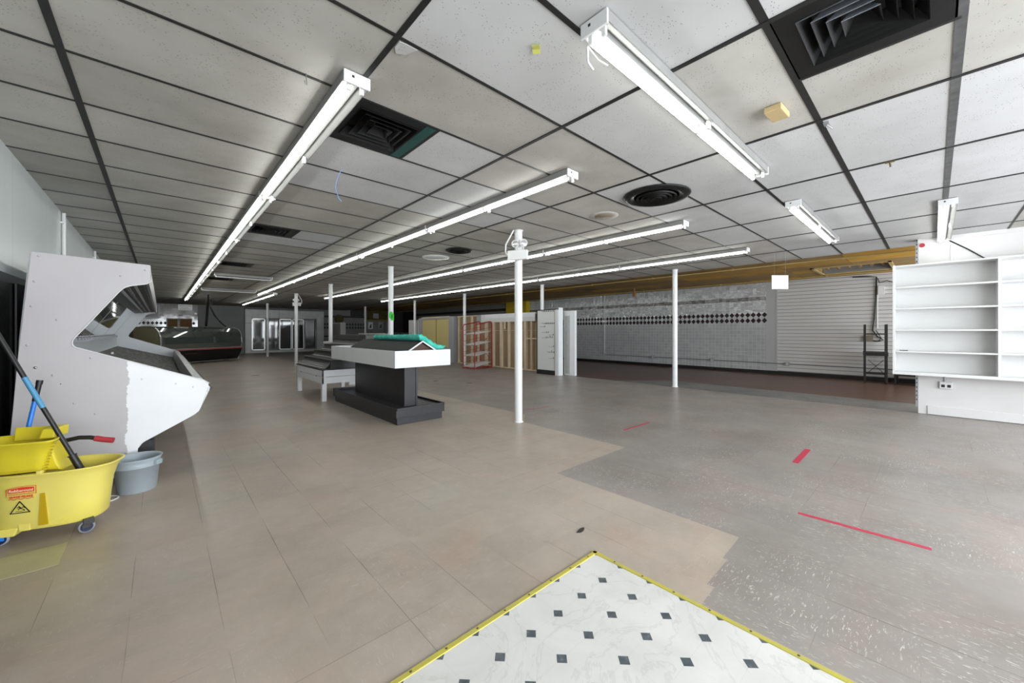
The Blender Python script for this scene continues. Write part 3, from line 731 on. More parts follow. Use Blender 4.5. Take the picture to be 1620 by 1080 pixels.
def emergency_light(loc, rz, label):
    t = thing('emergency_light', label, 'emergency light', loc, rz, 'emergency lights on columns')
    q = MB(); q.box((-0.12,-0.12,-0.065),(0.16,-0.056,0.065)); q.build('battery_box', 'white_enamel', t, bevel=0.006, world=False)
    for x, a in ((-0.005,-0.1),(0.105,0.35)):
        mt = Matrix.Translation((x,-0.09,0.155)) @ Matrix.Rotation(a,4,'Z')
        q = MB(); q.lathe([(0.022,0.035),(0.045,0.012),(0.054,-0.018),(0.054,-0.034),(0.048,-0.036),(0.045,-0.022)], axis='y', seg=24, caps=False)
        q.tube([(0,0.01,-0.03),(0,0.01,-0.095)], 0.009, 8)
        q.rot(mt); hd = q.build('lamp_head', 'white_enamel', t, world=False)
        q = MB(); q.lathe([(0.046,-0.028),(0.03,-0.034),(0.001,-0.036)], axis='y', seg=24, caps=False); q.rot(mt); q.build('lens', 'lamp_glass', hd, world=False)
    q = MB(); q.tube([(-0.05,-0.06,0.36),(-0.10,-0.09,0.25),(-0.155,-0.09,0.16),(-0.16,-0.09,0.06),(-0.145,-0.09,0.02),(-0.12,-0.09,0.02)], 0.011, 8)
    q.build('conduit', 'white_enamel', t, world=False)
    return t
emergency_light((3.715,3.94,CEIL-0.37), -YAW-0.35, 'white twin-lamp emergency light on the nearest column')
emergency_light((3.74,16.1,CEIL-0.40), PI-YAW+0.1, 'white twin-lamp emergency light on the far column near the coolers')
q = MB(); mt = Matrix.Translation((3.70,7.96,1.62)) @ Matrix.Rotation(-YAW,4,'Z')
q.lathe([(0.062,-0.003),(0.062,0.003)], axis='y', seg=14); q.rot(Matrix.Diagonal((0.8,1,1.35,1)).to_4x4()); q.box((0.0,-0.003,-0.11),(0.06,0.003,0.02)); q.rot(mt)
tag(q.build('paper_tag', 'green_tag'), 'bright green paper tag stuck on the column behind the aqua sheet', 'tag')

# ---------------------------------------------------------------- open produce case with white end panel
YC = 4.6; YCF = 11.8
t = thing('produce_case', 'tall white sided open refrigerated case with notched end panel and mirror back', 'display case', (-0.3, YC, 0))
end_pts = [(-0.728,1.877),(-0.067,1.847),(-0.070,1.716),(-0.088,1.682),(-0.231,1.649),(-0.518,1.205),(-0.524,1.170),(-0.508,1.145),(0.293,0.816),(0.333,0.783),(0.326,0.748),(0.26,0.519),(-0.116,0.311),(-0.147,0.273),(-0.155,0.05),(-0.86,0.05),(-0.82,0.56),(-0.789,1.101),(-0.763,1.436)]
rad = [0.015,0.01,0.03,0.02,0.05,0.03,0.02,0.02,0.03,0.02,0.02,0.05,0.06,0.03,0.01,0.0,0.2,0.2,0.2]
outl = round_poly(end_pts, rad, 4)
q = MB(); q.prism(outl, 'y', YC, YC+0.035)
q.build('end_panel', 'case_end', t, bevel=0.004)
def scaled(poly, k): return poly
q = MB(); q.prism([(x, z) for x, z in outl], 'y', YCF, YCF+0.035); q.build('end_panel', 'case_white', t)
# thin bright edge trim round the near panel opening
ed = [(-0.088,1.682),(-0.231,1.649),(-0.518,1.205),(-0.524,1.170),(-0.508,1.145),(0.293,0.816)]
q = MB(); q.tube([(x+0.002, YC-0.001, z) for x, z in round_poly([(-0.06,1.72)]+ed[0:]+[(0.333,0.783)], [0,0.02,0.05,0.03,0.02,0.02,0,0], 4)], 0.0045, 6); q.build('edge_trim', 'white_enamel', t)
q = MB(); q.strip([(-0.80,0.35),(-0.78,1.2),(-0.735,1.85),(-0.075,1.83)], 'y', YC+0.035, YCF, 0.02); q.build('back_shell', 'case_white', t)
q = MB(); q.strip([(-0.70,0.94),(-0.71,1.18)], 'y', YC+0.035, YCF, 0.012); q.build('back_riser', 'case_white', t)
q = MB(); q.strip([(-0.712,1.185),(-0.425,1.665)], 'y', YC+0.035, YCF, 0.008); q.build('mirror', 'mirror', t)
for k in range(4):
    y = YC+0.9+1.83*k; q = MB(); q.tube([(-0.706,y,1.185),(-0.419,y,1.665)], 0.0012, 5); q.build('mirror_seam', 'grey_frame', t)
q = MB(); q.strip([(-0.425,1.672),(-0.10,1.715)], 'y', YC+0.036, YCF, 0.012); q.build('canopy_underside', 'dark_metal', t)
for k in range(4):
    x = -0.30+0.055*k; z = 1.670+0.012*k
    q = MB(); q.box((x,YC+0.04,z),(x+0.022,YCF-0.02,z+0.028)); q.build('lamp_strip', 'honeycomb' if k % 2 else 'case_white', t)
q = MB(); q.prism([(-0.10,1.69),(-0.078,1.69),(-0.068,1.83),(-0.088,1.83)], 'y', YC+0.036, YCF); q.build('canopy_lip', 'steel', t)
q = MB(); q.tube([(-0.69,YC+0.05,1.18),(-0.69,YCF,1.18)], 0.006, 6)
for k in range(28): q.box((-0.70,YC+0.15+k*0.25,1.15),(-0.67,YC+0.155+k*0.25,1.19))
q.build('air_rail', 'grey_frame', t)
q = MB(); q.strip([(-0.70,0.945),(0.215,0.655)], 'y', YC+0.035, YCF, 0.02)
q.build('deck', 'case_grate', t)
for k in range(24):
    y = YC+0.2+0.3*k; q = MB(); q.strip([(-0.69,0.955),(0.205,0.672)], 'y', y, y+0.012, 0.012); q.build('deck_rib', 'case_grate', t)
q = MB(); q.strip([(0.205,0.64),(0.235,0.83),(0.275,0.825),(0.335,0.74),(0.325,0.70)], 'y', YC+0.035, YCF, 0.02); q.build('front_bumper', 'case_bumper', t)
q = MB(); q.strip([(0.322,0.70),(0.255,0.53),(-0.116,0.325),(-0.15,0.27)], 'y', YC+0.035, YCF, 0.02); q.build('front_apron', 'case_white', t)
q = MB(); q.box((0.335,YC+0.12,0.70),(0.37,YCF-0.05,0.725)); q.build('bumper_rail', 'black_rubber', t)
q = MB(); q.box((-0.80,YC+0.12,0.0),(-0.06,YCF-0.05,0.30))
for k in range(5): q.box((-0.06,YC+0.16+0.12*k,0.02),(-0.045,YC+0.20+0.12*k,0.29))
q.build('kick_base', 'black_rubber', t)
for x, z in ((-0.69,1.845),(-0.71,1.65),(-0.725,1.46),(-0.60,1.36),(-0.25,1.735),(-0.10,1.80),(-0.745,1.165),(-0.42,1.055),(-0.30,1.09),(-0.62,0.93),(0.10,0.80),(0.22,0.76),(-0.395,0.60),(-0.51,0.70),(-0.12,0.86)):
    q = MB(); q.lathe([(0.009,0),(0.0075,-0.003),(0.001,-0.0045)], c=(x,YC,z), axis='y', seg=12); q.build('screw_cap', 'case_end', t)
q = MB(); q.lathe([(0.011,0),(0.009,-0.006),(0.001,-0.008)], c=(-0.705,YC,1.115-0.12), axis='y', seg=12); q.build('lock', 'steel', t)
q = MB(); q.lathe([(0.004,0),(0.001,-0.001)], c=(-0.58,YC,0.86), axis='y', seg=8); q.build('bolt_hole', 'black_rubber', t)

# black rack leaning in the dark strip by the left wall
q = MB()
q.box((-0.875,5.0,0.02),(-0.86,5.6,1.66)); 
tag(q.build('backing_board', 'dark_wall', bevel=0.003), 'dark board standing in the gap behind the white case end', 'board')

# conduits on the left wall
for y, z0, lb in ((7.02,1.75,'white vertical pipe on the left wall panels above the case'),(9.95,1.9,'second white vertical pipe farther along the left wall')):
    q = MB(); q.tube([(XL+0.02,y,z0-0.1),(XL+0.02,y,CEIL-0.01)], 0.018, 10); q.box((XL,y-0.07,2.55),(XL+0.025,y+0.07,2.57))
    tag(q.build('wall_pipe', 'white_enamel'), lb, 'pipe')

# ---------------------------------------------------------------- mop bucket with wringer
def sup(a, b, n_, z, seg=44, cx=0.0, k=3.2):
    out = []
    for i in range(seg):
        th = 2*PI*i/seg; c_, s_ = math.cos(th), math.sin(th)
        out.append((cx+a*math.copysign(abs(c_)**(2/k), c_), b*math.copysign(abs(s_)**(2/k), s_), z))
    return out
def loft(mb, secs, cap0=True, cap1=False):
    n = len(secs[0]); vs_ = [p for s_ in secs for p in s_]; fs = []
    for i in range(len(secs)-1):
        for k in range(n): a = i*n+k; b = i*n+(k+1)%n; fs.append((a,b,b+n,a+n))
    mb.add(vs_, fs, True)
    if cap0: mb.add(secs[0], [tuple(reversed(range(n)))])
    if cap1: mb.add(secs[-1], [tuple(range(n))])
BK = (-0.498, 3.789); BA = math.atan2(-0.333, 0.943)
t = thing('mop_bucket', 'faded yellow mop bucket on grey wheels with red label at the left edge', 'mop bucket', (BK[0], BK[1], 0), BA)
q = MB()
se = []
for z, a, b, cx in ((0.075,0.240,0.140,0.0),(0.088,0.250,0.150,0.0),(0.20,0.260,0.157,0.0),(0.30,0.270,0.163,0.002),(0.37,0.282,0.170,0.010),(0.405,0.296,0.178,0.020),(0.412,0.304,0.184,0.022),(0.418,0.304,0.184,0.022),(0.418,0.290,0.172,0.020),(0.38,0.276,0.164,0.012),(0.20,0.250,0.148,-0.004),(0.11,0.235,0.137,-0.012)):
    se.append(sup(a, b, 0, z, cx=cx-0.008, k=2.7))
loft(q, se, True, True)
q.build('tub', 'yellow_faded', t, world=False)
# drip lobes and pressed groove low on the side that faces the room
q = MB(); q.prism([(-0.245,0.055),(-0.105,0.050),(-0.085,0.10),(-0.26,0.10)], 'y', -0.150, 0.140); q.prism([(0.03,0.085),(0.10,0.085),(0.13,0.12),(-0.02,0.12)], 'y', -0.150, 0.14)
q.prism([(-0.085,0.075),(-0.035,0.075),(-0.03,0.12),(-0.09,0.12)], 'y', -0.152, 0.14)
q.build('skirt', 'yellow_faded', t, bevel=0.006, world=False)
q = MB(); q.add([(0.004,-0.1575,0.10),(0.046,-0.1575,0.10),(0.036,-0.168,0.295),(0.018,-0.168,0.295),(0.004,-0.14,0.10),(0.046,-0.14,0.10),(0.036,-0.15,0.295),(0.018,-0.15,0.295)], [(0,1,2,3),(7,6,5,4),(0,4,5,1),(1,5,6,2),(2,6,7,3),(3,7,4,0)])
q.build('groove', 'groove_shade', t, world=False)
def caster(x, y, a, mcol):
    mt = Matrix.Translation((x,y,0)) @ Matrix.Rotation(a,4,'Z')
    q = MB(); q.box((-0.024,-0.022,0.055),(0.024,0.022,0.088)); q.box((-0.03,-0.016,0.03),(0.012,-0.012,0.06)); q.box((-0.03,0.012,0.03),(0.012,0.016,0.06)); q.rot(mt)
    cs = q.build('caster', mcol, t, bevel=0.003, world=False)
    q = MB(); q.lathe([(0.029,-0.010),(0.037,-0.008),(0.0375,0.008),(0.029,0.010)], c=(-0.008,0,0.0378), axis='y', seg=28, caps=False); q.rot(mt); q.build('wheel', 'wheel_grey', cs, world=False)
    q = MB(); q.lathe([(0.0295,-0.009),(0.0295,0.009)], c=(-0.008,0,0.0378), axis='y', seg=20); q.lathe([(0.008,-0.012),(0.008,0.012)], c=(-0.008,0,0.0378), axis='y', seg=12); q.rot(mt); q.build('hub', 'navy_plastic', cs, world=False)
caster(0.207,-0.112,0.5,'dark_metal'); caster(-0.165,-0.125,0.1,'blue_plastic'); caster(0.12,0.10,0.3,'dark_metal'); caster(-0.2,0.10,-0.2,'dark_metal')
q = MB(); q.tube([(-0.28,-0.176,0.425),(-0.08,-0.189,0.430),(0.02,-0.191,0.432)], 0.0035, 8); q.build('wire_bail', 'black_rubber', t, world=False)
q = MB(); q.box((0.012,-0.196,0.418),(0.036,-0.170,0.438)); q.build('bail_clip', 'yellow_faded', t, bevel=0.004, world=False)
# lettering and warning triangle, lying on the tub side
fm = Matrix.Translation((0,-0.1685,0)) 
def on_side(x, z): return Vector((x, -0.1545-0.05*(z-0.15)-0.0062 - 0.0, z))
def side_poly(mb, pts, off=0.0):
    vs_ = []
    for x, z in pts: p = on_side(x, z); vs_.append((p.x, p.y-off, p.z))
    n = len(pts); vs2 = [(a, b+0.0012, c) for a, b, c in vs_]
    mb.add(vs_+vs2, [tuple(range(n)), tuple(range(2*n-1,n-1,-1))]+[(i,i+n,(i+1)%n+n,(i+1)%n) for i in range(n)])
def side_line(mb, pts, wd, off=0.0, closed=False):
    n = len(pts)
    for i in range(n if closed else n-1):
        a = Vector(pts[i]); b = Vector(pts[(i+1)%n]); d = (b-a).normalized(); nn = Vector((-d.y, d.x))*wd/2; e = d*wd*0.4
        side_poly(mb, [tuple(a-e+nn), tuple(b+e+nn), tuple(b+e-nn), tuple(a-e-nn)], off)
def side_text(txt, x, z, size, wid, m_, name, shear=0.0, bold=0.0):
    cu = bpy.data.curves.new(name, 'FONT'); cu.body = txt; cu.size = size; cu.extrude = 0.0006; cu.align_x = 'LEFT'; cu.shear = shear; cu.offset = bold
    o = bpy.data.objects.new(name, cu); C.objects.link(o)
    bpy.context.view_layer.update()
    me = bpy.data.meshes.new_from_object(o.evaluated_get(bpy.context.evaluated_depsgraph_get()))
    bpy.data.objects.remove(o)
    x1 = max(v.co.x for v in me.vertices)
    k = wid/x1
    for v in me.vertices:
        p = on_side(x+v.co.x*k, z+v.co.y); v.co = (p.x, p.y-0.0016-v.co.z, p.z)
    me.materials.clear(); me.materials.append(M[m_])
    o = bpy.data.objects.new(name, me); C.objects.link(o); o.parent = t
    return o
LX, LZ = -0.118, 0.318
q = MB(); side_line(q, [(LX-0.008,LZ-0.022),(LX-0.008,LZ+0.020),(LX+0.035,LZ+0.030),(LX+0.080,LZ+0.032),(LX+0.118,LZ+0.030),(LX+0.118,LZ-0.016),(LX+0.112,LZ-0.016)], 0.0022)
q.build('label_outline', 'label_red', t, world=False)
q = MB(); side_poly(q, [(LX,LZ-0.004),(LX+0.110,LZ-0.004),(LX+0.110,LZ+0.024),(LX+0.06,LZ+0.027),(LX,LZ+0.019)]); q.build('label_field', 'label_red', t, world=False)
side_text('Rubbermaid', LX+0.004, LZ+0.002, 0.021, 0.102, 'label_cream', 'brand_lettering', 0, 0.0004)
side_text('Commercial Products', LX+0.001, LZ-0.015, 0.0095, 0.108, 'label_red', 'small_lettering')
side_text('WAVE BRAKE', LX+0.004, LZ-0.034, 0.016, 0.102, 'label_red', 'model_lettering', 0.2, 0.0006)
q = MB(); side_line(q, [(LX+0.002+0.104*k/24, LZ-0.042+0.003*math.sin(k*0.9)) for k in range(25)], 0.0026); q.build('wave_line', 'label_red', t, world=False)
TX, TZ = -0.112, 0.192
q = MB(); side_line(q, [(TX,TZ),(TX+0.082,TZ),(TX+0.041,TZ+0.068)], 0.0046, 0, True)
side_line(q, [(TX+0.024,TZ+0.010),(TX+0.060,TZ+0.010)], 0.0018)
side_line(q, [(TX+0.034,TZ+0.020),(TX+0.044,TZ+0.030),(TX+0.036,TZ+0.040)], 0.0040)
side_line(q, [(TX+0.044,TZ+0.028),(TX+0.056,TZ+0.034),(TX+0.062,TZ+0.029)], 0.0032)
side_line(q, [(TX+0.044,TZ+0.026),(TX+0.054,TZ+0.021),(TX+0.060,TZ+0.014)], 0.0032)
side_line(q, [(TX+0.028,TZ+0.033),(TX+0.038,TZ+0.032)], 0.0028)
q.build('warning_triangle', 'label_black', t, world=False)

# wringer: a separate tapered basket hooked on the bucket
t = thing('mop_wringer', 'bright yellow mop wringer with red gripped lever sitting on the bucket', 'wringer', (BK[0], BK[1], 0.40), BA)
q = MB()
se = [sup(0.120,0.085,0,z,cx=-0.125,k=4) for z in (0.0,)]
se = []
for z, a, b, cx in ((-0.01,0.125,0.105,-0.118),(0.10,0.138,0.118,-0.108),(0.185,0.152,0.132,-0.098),(0.192,0.164,0.142,-0.095),(0.200,0.164,0.142,-0.095),(0.200,0.148,0.128,-0.098),(0.10,0.130,0.110,-0.108),(0.02,0.115,0.095,-0.118)):
    se.append(sup(a,b,0,z,cx=cx,k=4.5))
loft(q, se, True, True); q.v = [Vector((p.x-0.40*(p.y+0.12), p.y, p.z)) for p in q.v]; q.build('basket', 'yellow_plastic', t, world=False)
q = MB()
for k in range(9):
    z = 0.02+0.018*k; x = 0.008+0.10*0.15*(k/8)+0.002*k
    q.box((x-0.008,-0.10,z),(x+0.012,-0.07,z+0.006)); q.box((x-0.006,-0.02,z),(x+0.012,0.03,z+0.006)); q.box((x-0.004,0.06,z),(x+0.012,0.10,z+0.006))
q.v = [Vector((p.x-0.40*(p.y+0.12), p.y, p.z)) for p in q.v]; q.build('grip_ribs', 'yellow_plastic', t, world=False)
q = MB(); q.add([(-0.24,0.09,0.17),(-0.05,0.09,0.17),(-0.035,0.12,0.245),(-0.25,0.12,0.25),(-0.24,0.102,0.17),(-0.05,0.102,0.17),(-0.035,0.132,0.245),(-0.25,0.132,0.25)], [(0,1,2,3),(7,6,5,4),(0,4,5,1),(1,5,6,2),(2,6,7,3),(3,7,4,0)])
q.build('back_plate', 'yellow_plastic', t, bevel=0.004, world=False)
q = MB(); q.prism([(-0.075,0.19),(0.005,0.19),(0.01,0.255),(-0.055,0.255)], 'y', -0.02, 0.115); q.build('press_plate', 'yellow_plastic', t, bevel=0.01, world=False)
q = MB(); q.prism([(-0.06,0.0),(0.045,-0.015),(0.02,0.04),(-0.01,0.16),(-0.05,0.16)], 'y', -0.03, 0.10); q.build('spout_block', 'yellow_plastic', t, bevel=0.01, world=False)
q = MB(); q.tube([(-0.05,0.165,0.13),(0.03,0.168,0.145),(0.085,0.170,0.140),(0.12,0.172,0.128)], 0.014, 10); lv = q.build('lever', 'black_rubber', t, world=False)
q = MB(); q.tube([(0.11,0.1715,0.131),(0.15,0.173,0.118),(0.205,0.175,0.106)], 0.019, 12); q.build('grip', 'red_grip', lv, world=False)

# mop leaning from the bucket on the left wall
p0, p1 = Vector((-0.400,3.745,0.41)), Vector((-0.852,3.852,1.56))
def along(a, b, f): return a+(b-a)*f
t = thing('mop', 'long black mop handle with blue sleeve leaning out of the yellow bucket', 'mop', (p0.x, p0.y, 0.12))
q = MB(); q.tube([p0, p1], 0.0125, 14); q.build('handle', 'black_rubber', t)
q = MB(); q.tube([along(p0,p1,0.33), along(p0,p1,0.50)], 0.0138, 14); q.build('sleeve', 'blue_sleeve', t)
q = MB(); q.tube([p0-(p1-p0).normalized()*0.05, along(p0,p1,0.05)], 0.019, 14); q.tube([along(p0,p1,0.05), along(p0,p1,0.055)], 0.023, 14); q.build('collar', 'black_rubber', t)
q = MB()
for k in range(16):
    a = 2*PI*k/16; bx, by = math.cos(a), math.sin(a)
    q.tube([(p0.x+0.015+bx*0.012,p0.y+by*0.012,0.36),(p0.x+0.02+bx*0.04,p0.y+by*0.035,0.27),(p0.x-0.01+bx*0.075,p0.y+by*0.05,0.125)], 0.011, 6)
q.build('mop_head', 'mop_white', t)
a, b = Vector((-0.745,4.02,0.0)), Vector((-0.615,4.14,0.935))
t = thing('broom_handle', 'short bright blue handle with black tip standing behind the yellow wringer', 'broom', (a.x,a.y,0))
q = MB(); q.tube([a, along(a,b,0.86)], 0.0125, 12); q.build('shaft', 'blue_plastic', t)
q = MB(); q.tube([along(a,b,0.85), along(a,b,0.97)], 0.0145, 12); q.tube([along(a,b,0.97), b], 0.017, 12); q.build('grip', 'black_rubber', t)

# grey bucket
t = thing('bucket', 'round blue-grey plastic bucket on the floor against the white case end', 'bucket', (-0.142, 4.32, 0))
q = MB(); q.lathe([(0.113,0.0),(0.117,0.004),(0.136,0.195),(0.146,0.197),(0.146,0.203),(0.141,0.206),(0.143,0.242),(0.153,0.258),(0.153,0.264),(0.147,0.264),(0.138,0.245),(0.130,0.19),(0.112,0.01)], seg=40); q.build('body', 'grey_plastic', t, world=False)
for a in (-YAW+0.12, PI-YAW+0.12):
    mt = Matrix.Rotation(a,4,'Z'); q = MB(); q.box((0.138,-0.028,0.200),(0.168,0.028,0.238), mt); q.build('ear', 'grey_plastic', t, bevel=0.006, world=False)
q = MB(); q.tube([(math.cos(x)*0.158*math.cos(-YAW+0.12)-math.sin(x)*0.158*math.sin(-YAW+0.12), math.cos(x)*0.158*math.sin(-YAW+0.12)+math.sin(x)*0.158*math.cos(-YAW+0.12), 0.215-0.0*x) for x in [PI*k/14 for k in range(15)]], 0.0028, 6); q.build('bail', 'steel', t, world=False)
q = MB(); q.tube([(-0.34+0.10*math.cos(x), 4.20+0.075*math.sin(x), 0.006) for x in [2*PI*k/24 for k in range(25)]], 0.005, 8)
tag(q.build('cord_loop', 'white_enamel'), 'loop of white cord on the floor between yellow and grey buckets', 'cord')

# ---------------------------------------------------------------- black pedestal display table
t = thing('display_table', 'white topped display table on a black pedestal and stepped black plinth', 'display table', (2.70, 6.1, 0))
q = MB(); q.box((2.355,4.885,0.0),(3.06,7.38,0.10)); q.build('toe_kick', 'black_wood', t, bevel=0.003)
q = MB(); q.box((2.33,4.86,0.10),(3.085,7.42,0.20))
for a, b in (((2.33,4.86),(2.345,7.42)),((3.07,4.86),(3.085,7.42)),((2.33,4.86),(3.085,4.875)),((2.33,7.405),(3.085,7.42))): q.box((a[0],a[1],0.2),(b[0],b[1],0.228))
q.build('plinth', 'black_wood', t, bevel=0.002)
q = MB(); q.box((2.555,5.07,0.20),(2.745,6.95,0.785)); q.box((2.730,5.06,0.20),(2.755,5.085,0.785)); q.build('pedestal', 'black_wood', t, bevel=0.003)
q = MB()
q.box((2.255,4.74,0.785),(3.11,7.28,0.80))
for a, b in (((2.255,4.74),(2.275,7.28)),((3.09,4.74),(3.11,7.28)),((2.275,4.74),(3.09,4.76)),((2.275,7.26),(3.09,7.28))): q.box((a[0],a[1],0.80),(b[0],b[1],1.012))
q.box((2.275,4.76,0.97),(3.09,7.26,0.985))
q.build('tray', 'white_paint', t, bevel=0.003)
q = MB(); q.strip([(2.50,0.992),(2.725,1.128),(2.95,0.992)], 'y', 4.86, 7.0, 0.014); rf = q.build('peaked_cover', 'roof_felt', t)
q = MB(); q.strip([(2.50,0.992),(2.725,1.130),(2.95,0.992)], 'y', 4.853, 4.861, 0.020); q.build('cover_edge', 'white_paint', rf)
q = MB(); q.prism([(2.52,0.986),(2.725,1.112),(2.93,0.986)], 'y', 4.90, 4.91); q.build('gable', 'brown_board', rf)
# aqua egg-crate sheet over the ridge
def aqua():
    q = MB(); prof_t = []; 
    path = [(2.685,1.225),(2.735,1.222),(2.80,1.190),(2.88,1.138),(2.96,1.090),(3.02,1.068),(3.125,1.052)]
    bot = [(2.71,1.140),(2.740,1.142),(2.79,1.112),(2.86,1.070),(2.93,1.028),(2.985,1.012),(3.10,1.018)]
    ny = 96; yA, yB = 4.90, 6.50; nx = len(path)
    import itertools
    def samp(pp, f):
        k = f*(len(pp)-1); i = min(int(k), len(pp)-2); a = Vector(pp[i]); b = Vector(pp[i+1]); return a+(b-a)*(k-i)
    NX = 30; top = []; bt = []
    for j in range(ny+1):
        y = yA+(yB-yA)*j/ny; fy = j/ny
        for i in range(NX+1):
            f = i/NX; p = samp(path, f); bmp = 0.015*math.sin(y*2*PI/0.072)*math.cos(i*2*PI/5.0) if i > 0 else 0.007*math.sin(y*2*PI/0.072)
            shr = -0.028*fy
            top.append((p.x, y, p.y+bmp+shr*(1-f)))
            r = samp(bot, f); bt.append((r.x, y+(0.0 if j < ny else -0.10), r.y))
    fs = []; W = NX+1; o = len(top)
    for j in range(ny):
        for i in range(NX):
            a = j*W+i; fs.append((a,a+1,a+W+1,a+W)); fs.append((o+a+W,o+a+W+1,o+a+1,o+a))
    for j in range(ny):
        for i in (0, NX): a = j*W+i; fs.append((a, a+W, o+a+W, o+a))
    for i in range(NX):
        for j in (0, ny): a = j*W+i; fs.append((a, a+1, o+a+1, o+a))
    q.add(top+bt, fs, True)
    return q
tag(aqua().build('foam_sheet', 'aqua'), 'aqua green bumpy plastic sheet draped over the black peaked table cover', 'plastic sheet')

# ---------------------------------------------------------------- stepped produce stand
t = thing('stepped_stand', 'white legged stand with rising black ribbed steps behind the display table', 'display stand', (2.65, 8.3, 0))
SX0, SX1, SY0, SY1 = 2.15, 3.14, 7.45, 9.22
q = MB()
for z0_, z1_ in ((0.318,0.435),(0.443,0.565)):
    q.box((SX0,SY0,z0_),(SX1,SY0+0.03,z1_)); q.box((SX0,SY1-0.03,z0_),(SX1,SY1,z1_)); q.box((SX0,SY0,z0_),(SX0+0.03,SY1,z1_)); q.box((SX1-0.03,SY0,z0_),(SX1,SY1,z1_))
q.build('apron', 'white_paint', t, bevel=0.004)
for x in (SX0+0.005, SX1-0.095):
    for y in (SY0+0.005, SY1-0.095):
        q = MB(); q.box((x,y,0),(x+0.075,y+0.09,0.55)); q.build('leg', 'white_paint', t, bevel=0.003)
for y in (SY0+0.35, SY1-0.35):
    q = MB(); q.lathe([(0.012,0),(0.010,-0.008),(0.001,-0.010)], c=(SX0,y,0.439), axis='x', seg=10); q.build('bolt', 'dark_metal', t)
q = MB(); q.box((SX0-0.01,SY0-0.01,0.562),(SX1,SY1+0.005,0.580)); q.build('deck', 'step_black', t, bevel=0.002)
nose = [(2.30,0.742),(2.50,0.869),(2.70,0.994),(2.90,1.116)]
for k, (nx_, nz) in enumerate(nose):
    pz = 0.580 if k == 0 else nose[k-1][1]
    px0 = nx_-0.155 if k == 0 else nx_-0.055
    q = MB(); # concave riser
    pts = [(px0+(nx_-px0)*(f/6)**0.55 if False else px0+(nx_+0.01-px0)*(1-math.cos(f/6*PI/2)) , pz+(nz-pz)*math.sin(f/6*PI/2)) for f in range(7)]
    pts = [(nx_-0.0-(nx_-px0)*(1-math.sin(f/6*PI/2)), pz+(nz-pz)*(1-math.cos(f/6*PI/2))) for f in range(7)]
    q.strip(pts, 'y', SY0+0.02, SY1-0.01, 0.006)
    st = q.build('riser', 'step_black', t)
    q = MB(); xn = (nose[k+1][0]-0.05) if k < 3 else SX1
    q.box((nx_-0.012,SY0+0.01,nz-0.006),(xn+0.01,SY1,nz+0.004)); q.build('tread', 'step_grey', t, bevel=0.002)
    for dz, dx in ((0.028,0.026),(0.062,0.052)) if k == 0 else ((0.022,0.016),):
        q = MB(); q.box((px0+dx*0.6-0.006,SY0+0.03,pz+dz-0.006),(px0+dx*0.6+0.0,SY1-0.02,pz+dz+0.006)); q.build('price_strip', 'step_strip', t)
q = MB(); q.box((2.95,SY0+0.03,1.118),(SX1,SY1,1.20)); q.build('top_step', 'step_grey', t, bevel=0.004)
pf = [(SX0+0.02,0.578)]
for k, (nx_, nz) in enumerate(nose): pf += [(nx_+0.002,(0.59 if k==0 else nose[k-1][1]+0.01)),(nx_+0.004,nz-0.006)]
pf += [(SX1,nose[-1][1]),(SX1,0.578)]
for y in (SY0+0.025, SY1-0.02):
    q = MB(); q.prism(pf, 'y', y, y+0.012); q.build('end_board', 'step_black', t)

# second stand, farther, seen only as light steps above the white tray
t = thing('stepped_stand', 'farther stepped stand, only its pale upper treads seen above the white tray', 'display stand', (4.3, 9.2, 0))
for k in range(4):
    q = MB(); q.box((3.30+0.32*k, 9.35, 0.0 if k == 0 else 0.95+0.09*k),(4.9,11.3,1.00+0.075*k)); q.build('step', 'step_grey' if k else 'white_paint', t, bevel=0.006)
    q = MB(); q.box((3.29+0.32*k, 9.345, 0.965+0.075*k),(3.30+0.32*k,11.3,0.99+0.075*k)); q.build('price_strip', 'step_strip', t)

# ---------------------------------------------------------------- curved glass deli case
ang = math.atan2(0.632, 0.775)
t = thing('deli_case', 'long curved glass deli case with red stripe and black body, set diagonally', 'display case', (-0.05, 18.63, 0), ang)
LD = 3.50; DD = 1.10
# local: x along the front, y towards the back; z up
gl_prof = [(0.0,0.62),(-0.035,0.80),(-0.02,1.05),(0.06,1.26),(0.20,1.385),(0.42,1.435),(0.75,1.44)]
q = MB(); q.strip(gl_prof, 'x', 0.03, LD-0.03, 0.012); q.build('curved_glass', 'deli_glass', t, world=False)
q = MB(); q.strip([(0.74,1.44),(1.05,1.42),(DD,1.30),(DD,0.2)], 'x', 0.02, LD-0.02, 0.03); q.build('back_panel', 'steel', t, world=False)
for x in (0.0, LD-0.04):
    q = MB(); q.prism([(0.0,0.60)]+gl_prof[1:]+[(1.05,1.42),(DD,1.30),(DD,0.60)], 'x', x, x+0.035); q.build('end_panel', 'tan_panel', t, world=False)
    q = MB(); q.strip([(a-0.004, b+0.004) for a, b in gl_prof], 'x', x-0.005, x+0.045, 0.028); q.build('edge_trim', 'alu', t, world=False)
q = MB(); q.box((0,-0.06,0.585),(LD,DD,0.615)); q.cur = 0; q.box((0,-0.065,0.545),(LD,-0.02,0.60)); q.build('bumper', 'alu', t, bevel=0.004, world=False)
q = MB(); q.box((0.01,-0.070,0.553),(LD-0.01,-0.062,0.583)); q.build('red_stripe', 'deli_red', t, world=False)
q = MB(); q.prism([(-0.03,0.545),(DD,0.545),(DD,0.06),(0.26,0.06),(0.20,0.09),(0.02,0.40)], 'x', 0.0, LD); q.build('body', 'deli_black', t, bevel=0.01, world=False)
q = MB(); q.box((0.05,0.20,0.045),(LD-0.05,0.24,0.075)); q.build('kick_trim', 'alu', t, world=False)
